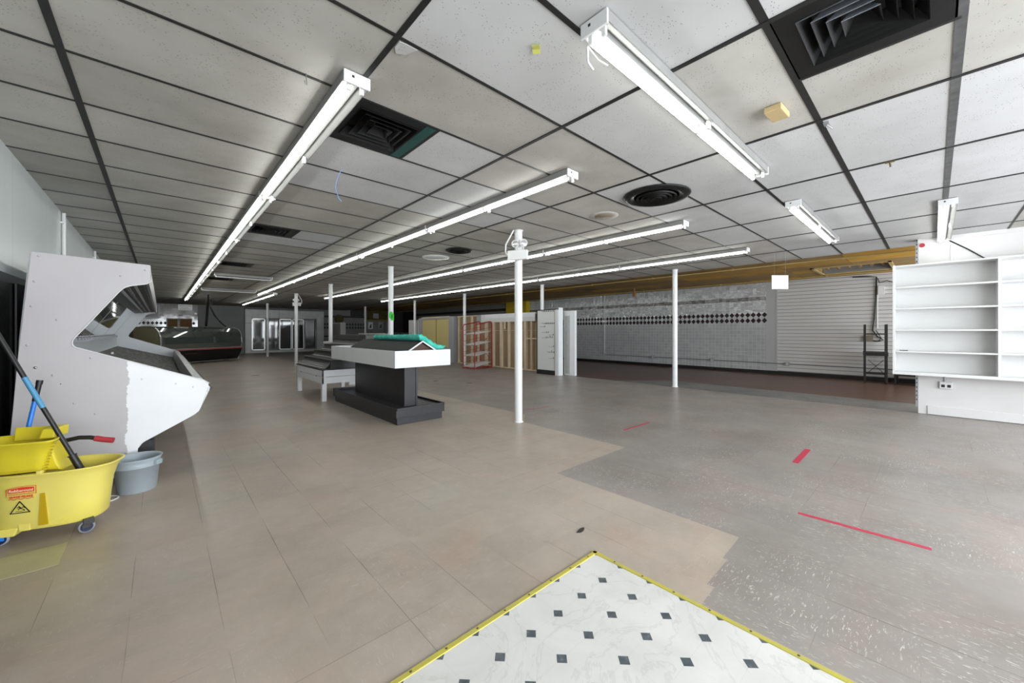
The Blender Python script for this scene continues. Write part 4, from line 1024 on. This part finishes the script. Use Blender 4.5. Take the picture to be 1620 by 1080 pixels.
q = MB(); q.box((LD-0.001,0.15,0.05),(LD+0.012,0.65,0.50)); q.build('side_plate', 'white_enamel', t, world=False)
q = MB(); q.box((0.95,0.015,0.40),(1.45,0.055,0.47)); q.build('brand_plate', 'brown_board', t, bevel=0.002, world=False)
for x in (0.4, 2.0, 3.1):
    q = MB(); q.box((x,0.35,0),(x+0.12,0.55,0.062)); q.build('foot', 'cardboard' if x > 3 else 'dark_metal', t, world=False)
    q = MB(); q.box((x,0.85,0),(x+0.12,1.0,0.062)); q.build('foot', 'dark_metal', t, world=False)
q = MB(); q.box((0.06,0.15,0.70),(LD-0.06,0.9,0.715)); q.build('inner_shelf', 'steel', t, world=False)
q = MB(); q.tube([(1.41,20.78,1.51),(1.40,20.2,1.95),(1.36,19.0,CEIL)], 0.045, 10)
tag(q.build('duct_pipe', 'black_rubber'), 'black vertical pipe rising from the deli case top to the ceiling', 'pipe')
q = MB(); q.tube([(1.62,21.5,2.69),(1.62,21.45,2.32),(1.74,21.4,2.0),(1.95,21.3,1.68),(2.14,21.2,1.475)], 0.035, 8)
tag(q.build('drooping_cable', 'cable'), 'thick black cable drooping onto the right end of the deli case', 'cable')

# ---------------------------------------------------------------- things on and before the far left wall
t = thing('paper_sign', 'white lettered sign box hanging at the far end of the leftmost light row', 'sign', (0.80,22.2,2.2))
q = MB(); q.box((0.55,22.18,2.20),(1.02,22.24,2.45)); q.build('board', 'paper', t, bevel=0.004)
q = MB()
for k, (a, b) in enumerate(((0.60,0.97),(0.63,0.90),(0.60,0.93))): 
    z = 2.39-0.065*k
    x = a
    while x < b: q.box((x,22.176,z-0.015),(x+0.03,22.181,z+0.012)); x += 0.045
    q.build('faint_lettering', 'beige_plastic', t); q = MB()
for x in (0.6, 0.97):
    q = MB(); q.tube([(x,22.21,2.45),(x,22.21,CEIL)], 0.004, 6); q.build('hanger', 'dark_metal', t)
q = MB(); q.box((-0.30,26.44,1.72),(0.0,26.49,2.35)); 
t = thing('service_window', 'dark framed square opening high on the far tiled wall beside the case canopy', 'window', (-0.4,26.46,1.9))
q = MB(); q.box((-0.72,26.46,1.93),(-0.05,26.5,2.62)); q.build('frame', 'white_enamel', t)
q = MB(); q.box((-0.66,26.45,1.99),(-0.11,26.465,2.56)); q.build('dark_pane', 'deli_black', t)
t = thing('pass_opening', 'brown cardboard filled opening in the far tiled wall behind the deli case', 'opening', (0.75,26.44,1.2))
q = MB(); q.box((0.20,26.44,1.05),(1.22,26.5,1.95)); q.build('frame', 'grey_frame', t)
q = MB(); q.box((0.26,26.42,1.10),(0.62,26.445,1.90)); q.build('cardboard', 'cardboard', t)
q = MB(); q.box((0.74,26.42,1.10),(1.20,26.445,1.92)); q.build('cardboard', 'cardboard', t)
q = MB(); q.box((0.63,26.40,1.10),(0.70,26.44,1.80)); q.build('post', 'pine', t)

# ---------------------------------------------------------------- cooler with five glass doors
t = thing('walk_in_cooler', 'grey metal walk-in cooler with five framed glass doors at the far wall', 'cooler', (5.7,26.85,0))
q = MB(); q.box((3.55,26.80,0),(3.90,26.98,2.56)); q.box((7.40,26.80,0),(7.85,26.98,2.56)); q.box((3.90,26.80,2.06),(7.40,26.98,2.56)); q.box((3.90,26.80,0),(7.40,26.98,0.15)); q.build('cabinet', 'cooler_metal', t, bevel=0.004)
q = MB(); q.box((3.56,26.79,1.75),(3.90,26.80,1.765)); q.box((5.30,26.79,2.08),(5.31,26.80,2.54)); q.build('panel_seam', 'dark_metal', t)
q = MB(); q.box((3.50,26.60,0.0),(3.56,26.98,2.6)); q.build('side_return', 'dark_wall', t)
for k in range(5):
    x0_ = 3.905+0.698*k; x1_ = x0_+0.665
    q = MB()
    for a, b in (((x0_,0.17),(x0_+0.045,2.03)),((x1_-0.045,0.17),(x1_,2.03)),((x0_,0.17),(x1_,0.215)),((x0_,1.985),(x1_,2.03))): q.box((a[0],26.765,a[1]),(b[0],26.80,b[1]))
    d_ = q.build('glass_door', 'alu' if k in (0,2,3) else 'grey_frame', t)
    q = MB(); q.box((x0_+0.045,26.78,0.215),(x1_-0.045,26.79,1.985)); q.build('pane', 'cooler_glass', d_)
    q = MB(); q.box((x1_-0.035,26.735,0.95),(x1_-0.015,26.765,1.35)); q.build('handle', 'steel', d_)

# ---------------------------------------------------------------- dark rear area
t = thing('tall_cabinet', 'pale upright cabinet box standing behind the stepped stand', 'cabinet', (7.0,21.5,0))
q = MB(); q.box((6.90,20.8,0),(7.16,22.25,1.74)); q.build('body', 'enamel_aged', t, bevel=0.01)
q = MB(); q.box((6.89,20.85,0.1),(6.90,21.5,1.68)); q.build('door', 'grey_wall', t); q = MB(); q.box((6.89,21.53,0.1),(6.90,22.2,1.68)); q.build('door', 'grey_wall', t)
q = MB(); q.lathe([(0.30,0.0),(0.30,0.03)], c=(8.85,26.96,2.1), axis='y', seg=20); tag(q.build('round_emblem', 'mural'), 'round brown emblem on the dark far wall above the pale cabinet', 'emblem')
t = thing('mural_sign', 'dark green and yellow printed sign high on the far wall beside the columns', 'sign', (11.4,26.93,2.05))
q = MB(); q.box((10.75,26.90,2.05),(12.2,26.96,2.95)); q.build('board', 'mural', t)
q = MB(); q.box((11.15,26.88,2.2),(11.55,26.90,2.55)); q.build('pale_patch', 'grey_frame', t)
q = MB(); q.box((10.75,26.88,2.05),(12.2,26.90,2.12)); q.build('lower_band', 'dim_yellow', t)
for x, lb, m2 in ((10.98,'white poster with a dark figure on the far wall, the left and brighter one','paper'),(11.72,'grey poster with a dark figure on the far wall, right of the bright one','grey_frame')):
    t = thing('poster', lb, 'poster', (x,26.93,1.45))
    q = MB(); q.box((x-0.17,26.93,1.45),(x+0.17,26.95,1.93)); q.build('sheet', m2, t)
    q = MB(); q.prism([(x-0.09,1.52),(x+0.08,1.52),(x+0.05,1.66),(x+0.09,1.78),(x-0.01,1.76),(x-0.04,1.66)], 'y', 26.925, 26.93); q.build('figure', 'dark_wall', t)
q = MB(); q.box((12.0,26.5,0),(12.3,26.9,1.95)); tag(q.build('grey_post', 'grey_frame', bevel=0.01), 'pale grey upright slab by the far wall, right of the posters', 'panel')
q = MB(); q.box((13.2,17.2,2.0),(13.495,17.6,2.18)); q.box((13.25,16.4,2.0),(13.495,17.2,2.1)); tag(q.build('yellow_box', 'dim_yellow'), 'dull yellow box peeking above the stud partition near the yellow pillar', 'box')

# ---------------------------------------------------------------- pale yellow cabinet at the partition's far end
t = thing('wall_cabinet', 'grey framed cabinet with two pale yellow doors left of the stud partition', 'cabinet', (8.95,14.4,0))
q = MB()
q.box((8.68,12.98,0),(9.25,13.36,1.88)); q.box((8.68,15.55,0),(9.25,15.85,1.86)); q.box((8.68,13.36,1.79),(9.25,15.55,1.88)); q.box((8.68,13.36,0),(9.25,15.55,0.62)); q.box((9.15,13.36,0.6),(9.25,15.55,1.8))
q.build('frame', 'grey_frame', t, bevel=0.004)
for a, b in ((13.37,14.37),(14.43,15.54)):
    q = MB(); q.box((8.72,a,0.62),(8.74,b,1.785)); q.build('door', 'yellow_door', t)
q = MB(); q.box((8.735,14.37,0.62),(8.745,14.43,1.785)); q.build('door_gap', 'brown_board', t)
q = MB(); q.box((8.66,13.36,1.86),(8.70,15.55,1.90)); q.build('top_rail', 'pine', t)
q = MB(); q.box((8.72,15.90,0),(9.2,16.0,1.80)); q.box((8.74,16.12,0),(9.2,16.9,1.80)); tag(q.build('white_board', 'plaster_trim'), 'white board end standing left of the yellow cabinet', 'board')

# ---------------------------------------------------------------- stud partition
t = thing('stud_partition', 'low pine stud partition with brown hardboard back, open framing towards the room', 'partition', (8.9,10.8,0))
q = MB(); q.box((8.80,8.50,0),(8.89,12.95,0.04)); q.build('bottom_plate', 'pine', t)
q = MB(); q.box((8.80,8.50,1.84),(8.89,12.95,1.88)); q.build('top_plate', 'pine', t)
q = MB(); q.box((8.89,8.50,0),(8.90,12.95,1.88)); q.build('hardboard', 'hardboard', t)
for n_, y in enumerate((12.86,12.44,11.98,11.54,11.09,10.67,10.25,9.85,9.45,9.03,8.74)):
    wd = 0.10 if n_ in (3,4,6,9) else 0.05
    q = MB(); q.box((8.80,y-wd/2,0.04),(8.89,y+wd/2,1.84)); q.build('stud', 'pine', t, bevel=0.003)
q = MB(); q.box((8.79,8.55,1.60),(8.80,11.35,1.885)); q.build('header_board', 'plaster_trim', t, label if False else 0)
q = MB(); q.box((8.785,8.55,1.74),(8.79,11.10,1.885)); q.build('header_face', 'white_paint', t)
q = MB(); q.box((8.792,11.35,1.60),(8.80,11.62,1.88)); q.build('grey_board', 'grey_frame', t)
for y in (8.62, 8.88): 
    q = MB(); q.box((8.81,y-0.11,1.02),(8.88,y+0.11,1.06)); q.build('blocking', 'pine', t)
q = MB(); q.box((8.79,9.98,1.35),(8.80,10.06,1.60)); q.build('blocking', 'pine', t)
q = MB(); q.box((8.884,8.5,1.30),(8.889,12.95,1.31)); q.build('panel_joint', 'pine', t)
q = MB(); q.box((8.80,8.0,0),(8.93,8.46,1.86)); tag(q.build('white_partition', 'plaster_trim'), 'white boarded stretch of partition hidden behind the pegboard unit', 'partition')

# ---------------------------------------------------------------- red rack
t = thing('wire_rack', 'red tube rack with four slanted white wire shelves before the stud partition', 'rack', (8.15,10.75,0))
A = Vector((7.655,10.88,0)); B = Vector((7.745,10.34,0)); ex = Vector((0.868,0.17,0)); 
for base in (A, B):
    pts = [base]+[base+Vector((0,0,z)) for z in (0.5,1.0,1.42)]+[base+ex*0.04+Vector((0,0,1.50))]+[base+ex*0.90+Vector((0,0,1.615)), base+ex*0.97+Vector((0,0,1.60)), base+ex+Vector((0,0,1.52)), base+ex+Vector((0,0,0.8)), base+ex]
    q = MB(); q.tube(pts, 0.019, 10); q.build('side_hoop', 'red_metal', t)
    q = MB(); q.tube([base+Vector((0,0,0.03)), base+ex+Vector((0,0,0.03))], 0.016, 8); q.build('foot_rail', 'red_metal', t)
for p in (0, 1):
    q = MB(); q.tube([A+ex*p+Vector((0,0,0.03)), B+ex*p+Vector((0,0,0.03))], 0.014, 8); q.build('cross_tube', 'red_metal', t)
    q = MB()
q = MB(); 
for a, b in ((0.25,0.75),(0.75,0.25),(0.75,1.25),(1.25,0.75)):
    q.tube([A+ex+Vector((0,0,a)), B+ex+Vector((0,0,b))], 0.007, 6)
q.build('cross_brace', 'red_metal', t)
for zf, zb in ((0.07,0.20),(0.44,0.56),(0.80,0.92),(1.17,1.28)):
    q = MB()
    a0, b0 = A+Vector((0,0,zf)), B+Vector((0,0,zf)); a1, b1 = A+ex*0.93+Vector((0,0,zb)), B+ex*0.93+Vector((0,0,zb))
    for k in range(15):
        f = k/14; q.bar(a0+(b0-a0)*f, a1+(b1-a1)*f, 0.022, 0.006)
    for k in range(9):
        f = k/8; q.bar(a0+(a1-a0)*f, b0+(b1-b0)*f, 0.018, 0.005)
    q.build('wire_shelf', 'white_enamel', t)
    for base, z_ in ((A,zf),(B,zf)):
        q = MB(); q.tube([base+Vector((0,0,z_+0.13)), base+ex+Vector((0,0,z_+0.25))], 0.006, 6); q.build('side_wire', 'red_metal', t)
    q = MB(); q.tube([A+Vector((0,0,zf)), B+Vector((0,0,zf))], 0.009, 8); q.build('shelf_bar', 'red_metal', t)

# ---------------------------------------------------------------- pegboard gondola and white panels
t = thing('pegboard_unit', 'white pegboard shelving unit with black base and scattered metal hooks', 'shelving unit', (8.5,7.75,0))
q = MB(); q.box((8.43,7.40,0.13),(8.455,8.10,1.90)); q.build('pegboard', 'pegboard', t, bevel=0.002)
q = MB(); q.box((8.40,7.38,0.0),(8.56,8.11,0.13)); q.build('base', 'black_rubber', t, bevel=0.004)
q = MB(); q.box((8.42,8.10,0.13),(8.47,8.125,1.91)); q.box((8.42,7.375,0.13),(8.47,7.40,1.92)); q.box((8.42,7.40,1.895),(8.47,8.11,1.915)); q.build('upright', 'dark_metal', t)
random.seed(3)
hk = [(y, 1.86) for y in (7.46,7.55,7.64,7.73,7.82)]+[(y, 1.50) for y in (7.44,7.50,7.56,7.63,7.70,7.76)]+[(7.80,1.41)]+[(y,1.24) for y in (7.66,7.73)]+[(7.46,1.17),(7.50,1.09),(7.58,1.11),(7.72,1.08),(7.45,0.83),(7.52,0.68),(7.44,0.66),(7.45,0.49)]
for y, z in hk:
    q = MB(); ln = 0.10 if z > 1.8 else 0.20
    q.tube([(8.43,y,z),(8.43-ln,y,z),(8.43-ln-0.006,y,z+0.02)], 0.0035, 5); q.box((8.424,y-0.012,z-0.012),(8.43,y+0.012,z+0.03)); q.build('hook', 'hook_metal', t)
q = MB(); q.box((8.42,7.24,0.0),(8.60,7.262,1.955)); q.build('end_panel', 'white_paint', t, bevel=0.002)
q = MB(); q.box((8.40,7.262,0.0),(8.62,7.37,1.9)); q.build('side_frame', 'pegboard', t)
t = thing('white_end_wall', 'tall narrow white painted partition end right of the pegboard unit', 'partition', (8.75,7.1,0))
q = MB(); q.box((8.715,6.90,0),(8.80,7.30,1.868)); q.build('panel', 'white_paint', t, bevel=0.004)
q = MB(); q.box((8.711,7.08,0.05),(8.715,7.25,1.72)); q.build('grey_patch', 'enamel_aged', t)
q = MB(); q.box((8.70,7.31,0.0),(8.71,7.36,1.6)); q.build('black_gap_strip', 'black_rubber', t)

# ---------------------------------------------------------------- side wall fittings
box_y = (9.146, 7.034, 4.958, 2.88)
for k, y in enumerate(box_y):
    lb = ['grey outlet box at the foot of the vertical conduit on the tiled wall','grey outlet box on the tiled wall between the conduit and the lone column','grey outlet box low on the tiled wall right of the lone column','grey outlet box low on the white slatted wall'][k]
    t = thing('outlet_box', lb, 'outlet', (XS-0.03,y,0.27), 0, 'outlet boxes on the side wall')
    q = MB(); q.box((XS-0.05,y-0.055,0.27),(XS-0.003,y+0.055,0.38)); q.build('box', 'outlet_metal', t, bevel=0.004)
    for dz in (0.30, 0.345):
        q = MB(); q.box((XS-0.053,y-0.015,dz-0.012),(XS-0.05,y+0.015,dz+0.012)); q.build('socket', 'white_enamel', t)
q = MB(); q.tube([(XS-0.02,9.146,0.325),(XS-0.02,0.2,0.325)], 0.012, 8)
tag(q.build('floor_conduit', 'conduit'), 'long dark horizontal conduit low along the tiled and slatted wall', 'conduit')
q = MB(); q.tube([(XS-0.02,9.146,0.33),(XS-0.02,9.146,2.75)], 0.011, 8); tag(q.build('riser_conduit', 'white_enamel'), 'thin pale vertical conduit on the grey tiled wall', 'conduit')
q = MB(); q.tube([(9.95,0.2,2.72),(9.95,26.8,2.72)], 0.016, 10)
for k in range(13): 
    y = 1.2+2.0*k; q.lathe([(0.024,y-0.03),(0.024,y+0.03)], c=(9.95,0,2.72), axis='y', seg=10); q.box((9.94,y-0.01,2.72),(9.96,y+0.01,2.755))
tag(q.build('ceiling_pipe', 'ochre_pipe'), 'long yellow painted pipe with couplings under the ochre ceiling', 'pipe')
q = MB(); q.tube([(13.0,0.3,2.735),(13.0,26.8,2.735)], 0.014, 8)
for k in range(6): q.box((12.98,1.9+2.6*k,2.71),(13.02,1.94+2.6*k,2.755))
tag(q.build('ceiling_rail', 'ochre_pipe'), 'thin yellow rail under the ochre ceiling next to the tiled wall', 'rail')
q = MB(); q.box((11.95,6.88,2.47),(12.06,6.98,2.60)); q.box((11.985,6.91,2.60),(12.02,6.95,2.757))
tag(q.build('hanging_block', 'cardboard', bevel=0.006), 'small orange-brown block hanging from the ochre ceiling before the tiled wall', 'block')
t = thing('return_grille', 'open brown ceiling grille with rusty slats in the ochre ceiling', 'vent', (12.0,1.3,2.75))
q = MB()
for a, b in (((11.33,0.60),(11.39,1.97)),((12.71,0.60),(12.77,1.97)),((11.33,0.60),(12.77,0.66)),((11.33,1.91),(12.77,1.97))): q.box((a[0],a[1],2.735),(b[0],b[1],2.756))
q.build('frame', 'ochre_pipe', t)
q = MB(); q.box((12.69,0.63,2.757),(12.745,1.94,2.945)); q.build('pale_duct', 'outlet_metal', t)
for k in range(6):
    y = 0.75+0.2*k; q = MB(); q.box((11.9,y,2.80),(12.3,y+0.05,2.90)); q.build('slat', 'cardboard', t)
q = MB(); q.box((10.9,8.0,2.748),(11.5,8.4,2.756)); tag(q.build('ceiling_grille', 'brown_ink'), 'flat dark grille in the ochre ceiling behind the lone column', 'vent')
# cables down the slatted wall
q = MB(); q.tube([(XS-0.03,1.45,2.70),(XS-0.03,1.15,2.68),(XS-0.03,0.99,2.66),(XS-0.025,1.00,2.1),(XS-0.025,1.03,1.6),(XS-0.025,1.06,1.30),(XS-0.03,0.98,1.15),(XS-0.04,0.86,1.05),(XS-0.04,0.95,1.02),(XS-0.04,1.05,1.03)], 0.014, 8)
q.tube([(XS-0.03,0.97,2.62),(XS-0.06,0.93,2.50),(XS-0.06,0.80,2.55),(XS-0.06,0.70,2.50),(XS-0.06,0.66,2.42)], 0.009, 6)
q.tube([(XS-0.035,1.0,1.30),(XS-0.05,0.90,1.10),(XS-0.05,0.95,1.03)], 0.010, 6)
tag(q.build('hanging_cable', 'cable'), 'black cables running down the white slatted wall above the stacked chairs', 'cable')
q = MB(); q.tube([(XS-0.02,0.975,2.40),(XS-0.02,0.975,1.35)], 0.010, 6); q.box((XS-0.06,0.84,2.20),(XS-0.003,0.96,2.42)); tag(q.build('cable_cover', 'white_enamel'), 'pale cable cover strip beside the black cables on the slatted wall', 'cable cover')
q = MB(); q.box((XS-0.06,1.05,1.02),(XS-0.003,1.22,1.17)); tag(q.build('junction_box', 'beige_plastic', bevel=0.004), 'small beige junction box on the slatted wall above the stacked chairs', 'box')

# black stacked chairs
def chair(loc, rz, flip, label):
    t = thing('bar_chair', label, 'chair', loc, rz, 'black stacked chairs')
    W_, H_ = 0.42, 0.72
    Z = (lambda z: z) if not flip else (lambda z: H_-z)
    def bx_(mb, a, b): mb.box((a[0],a[1],min(Z(a[2]),Z(b[2]))),(b[0],b[1],max(Z(a[2]),Z(b[2]))))
    for x in (-W_/2, W_/2-0.035):
        for y in (-W_/2, W_/2-0.035):
            q = MB(); bx_(q, (x,y,0),(x+0.035,y+0.035,H_-0.05)); q.build('leg', 'chair_black', t, bevel=0.002, world=False)
    q = MB(); bx_(q, (-W_/2-0.01,-W_/2-0.01,H_-0.05),(W_/2+0.01,W_/2+0.01,H_)); q.build('seat', 'chair_black', t, bevel=0.006, world=False)
    for x in (-W_/2+0.005, W_/2-0.03):
        q = MB(); bx_(q, (x,-W_/2+0.03,0.22),(x+0.022,W_/2-0.03,0.25)); q.build('stretcher', 'chair_black', t, world=False)
    q = MB(); bx_(q, (-W_/2+0.03,-W_/2+0.005,0.22),(W_/2-0.03,-W_/2+0.027,0.25)); q.build('stretcher', 'chair_black', t, world=False)
    if not flip:
        q = MB()
        q.bar((-W_/2+0.02,-0.14,0.26),(-W_/2+0.02,0.14,0.58),0.012,0.012); q.bar((-W_/2+0.02,0.14,0.26),(-W_/2+0.02,-0.14,0.58),0.012,0.012)
        q.build('cross_back', 'chair_black', t, world=False)
    return t
chair((13.05,0.98,0), 0.12, False, 'black wooden bar chair with crossed brace, lower of the stacked pair')
chair((13.05,0.98,0.722), 0.12, True, 'black bar chair turned upside down on top of the lower chair')
chair((13.02,0.42,0), -0.05, False, 'black bar chair half hidden behind the white wall shelf')
q = MB(); q.box((12.7,-0.3,0),(13.3,0.12,0.5)); tag(q.build('dark_crate', 'black_rubber', bevel=0.02), 'dark low box behind the white wall edge on the brown floor', 'box')

# hanging blank sign
t = thing('hanging_sign', 'blank white square sign hanging in front of the slatted wall', 'sign', (8.32,1.89,2.04), -YAW)
q = MB(); q.box((-0.15,-0.004,0.0),(0.15,0.004,0.25)); q.build('board', 'paper', t, bevel=0.001, world=False)
q = MB(); q.tube([(-0.10,0,0.25),(-0.10,0,CEIL-2.04)], 0.0005, 5); q.tube([(0.10,0,0.25),(0.10,0,CEIL-2.04)], 0.0005, 5); q.build('thread', 'paper', t, world=False)

# ---------------------------------------------------------------- white wall shelf
t = thing('wall_shelf', 'large white open shelf unit with five levels hung on the right wall', 'shelf', (8.53,-1.1,0.634))
SXF = 8.38; zs = [0.634+0.3275*k for k in range(6)]; ysd = [0.42,-0.598,-1.616,-2.634]
q = MB(); q.box((8.685,ysd[-1]-0.01,0.62),(8.699,0.42,2.285)); q.build('back_panel', 'shelf_white', t)
for k, y in enumerate(ysd):
    q = MB(); q.box((SXF,y-0.014,0.615),(8.685,y+0.014,2.29)); q.build('side_panel' if k in (0,3) else 'divider', 'shelf_white', t, bevel=0.002)
for b in range(3):
    for k, z in enumerate(zs):
        q = MB(); th = 0.022
        q.box((SXF+0.002,ysd[b+1]+0.014,z-th/2),(8.685,ysd[b]-0.014,z+th/2)); q.build('shelf_board', 'shelf_white', t, bevel=0.002)
q = MB(); q.box((SXF-0.003,ysd[-1],0.612),(SXF+0.012,0.434,0.655)); q.build('lower_lip', 'shelf_white', t)
q = MB(); q.box((SXF+0.05,0.27,zs[1]+0.012),(SXF+0.08,0.36,zs[1]+0.022)); tag(q.build('black_clip', 'black_rubber'), 'tiny black bar lying on the second lowest level of the white shelf', 'clip')
t = thing('wall_outlet', 'white double outlet box on the right wall just below the shelf', 'outlet', (8.67,-0.12,0.41))
q = MB(); q.box((8.655,-0.185,0.415),(8.699,-0.055,0.515)); q.build('box', 'white_enamel', t, bevel=0.004)
for y in (-0.09,-0.15):
    q = MB(); q.box((8.652,y-0.018,0.435),(8.655,y+0.018,0.475)); q.build('socket', 'dark_metal', t)
q = MB(); q.tube([(8.688,-0.105,0.515),(8.688,-0.105,0.612)], 0.008, 8); q.build('conduit', 'outlet_metal', t)
q = MB(); q.tube([(8.68,-0.10,2.68),(8.685,-0.16,2.62),(8.685,-0.33,2.47),(8.685,-0.50,2.30)], 0.008, 8)
tag(q.build('black_wire', 'cable'), 'black wire sagging across the upper right wall to the shelf top', 'wire')
q = MB(); q.lathe([(0.032,8.693),(0.032,8.699)], c=(0,0.125,2.60), axis='x', seg=16); tag(q.build('round_sticker', 'red_grip'), 'dull red sticker at the top corner of the right wall', 'sticker')
q = MB(); q.box((8.69,0.171,0.1),(8.73,0.195,2.72)); 
sd = tag(q.build('slotted_upright', 'outlet_metal'), 'slotted metal upright on the free edge of the right wall', 'upright')
q = MB()
for k in range(40): q.box((8.688,0.178,0.2+0.065*k),(8.6901,0.188,0.225+0.065*k))
q.build('slots', 'black_rubber', sd)

# ---------------------------------------------------------------- floor mat, tapes, marks
t = thing('floor_mat', 'white marbled sheet vinyl with small blue-grey diamonds and yellow edging', 'floor mat', (1.0,0.2,0))
q = MB(); q.box((-0.86,-2.9,0.0005),(1.835,1.31,0.005)); q.build('sheet', 'vinyl', t)
for a, b in (((-0.86,1.292),(1.852,1.325)),((1.819,-2.9),(1.852,1.325))):
    q = MB()
    if b[0]-a[0] > 1: q.prism([(a[1],0.001),(a[1]+0.006,0.008),(b[1]-0.006,0.008),(b[1],0.001)], 'x', a[0], b[0])
    else: q.prism([(a[0],0.001),(a[0]+0.006,0.008),(b[0]-0.006,0.008),(b[0],0.001)], 'y', a[1], b[1])
    q.build('edge_strip', 'yellow_edge', t)
for k in range(11):
    for x, y in ((1.77-0.155*k,1.309),(1.836,1.18-0.165*k)):
        q = MB(); q.lathe([(0.0055,0.0078),(0.004,0.0096),(0.0005,0.010)], c=(x,y,0), seg=10); q.build('screw', 'screw', t)
def tape(p, q_, wd, lb):
    a, b = Vector((*p,0)), Vector((*q_,0)); d = (b-a).normalized(); n = Vector((-d.y,d.x,0))*wd/2
    mb = MB(); vs_ = [a+n, b+n, b-n, a-n]; up = Vector((0,0,0.0012))
    mb.add([v for v in vs_]+[v+up for v in vs_], [(0,1,2,3),(7,6,5,4),(0,4,5,1),(1,5,6,2),(2,6,7,3),(3,7,4,0)])
    mb.shift((0,0,0.0004))
    tag(mb.build('floor_tape', 'red_tape'), lb, 'tape', 'red tape strips on the floor')
tape((3.295,0.640),(3.320,0.010),0.036,'longest red tape strip on the speckled floor, nearest the camera')
tape((4.53,0.905),(5.15,0.915),0.052,'short wide red tape strip on the floor below the hanging sign')
tape((4.40,2.69),(5.04,2.68),0.030,'thin red tape strip on the floor right of the near column')
tape((4.35,4.46),(4.83,4.38),0.012,'faintest red tape line on the floor just behind the near column')
q = MB(); q.box((-0.875,3.215,0.0004),(-0.415,3.515,0.0016)); tag(q.build('odd_tile', 'pale_tile'), 'pale yellowish replacement floor tile under the mop bucket wheel', 'floor tile')
for x, y, a, L_, lb in ((5.2,8.6,0.3,0.16,'small dark scrap on the floor between display table and red rack'),(5.6,7.7,-0.2,0.13,'second dark scrap on the floor toward the near column'),(2.0,13.2,0.5,0.22,'dark scrap on the floor in front of the deli case'),(1.98,1.52,0.1,0.07,'brown smudge of debris beyond the mat corner')):
    q = MB(); mt = Matrix.Translation((x,y,0.0005)) @ Matrix.Rotation(a,4,'Z')
    pts = [(math.cos(2*PI*k/9)*L_*(0.5+0.2*random.random()), math.sin(2*PI*k/9)*L_*0.22*(0.7+0.5*random.random())) for k in range(9)]
    q.prism(pts, 'z', 0, 0.002); q.rot(mt); tag(q.build('floor_scrap', 'mark'), lb, 'debris')
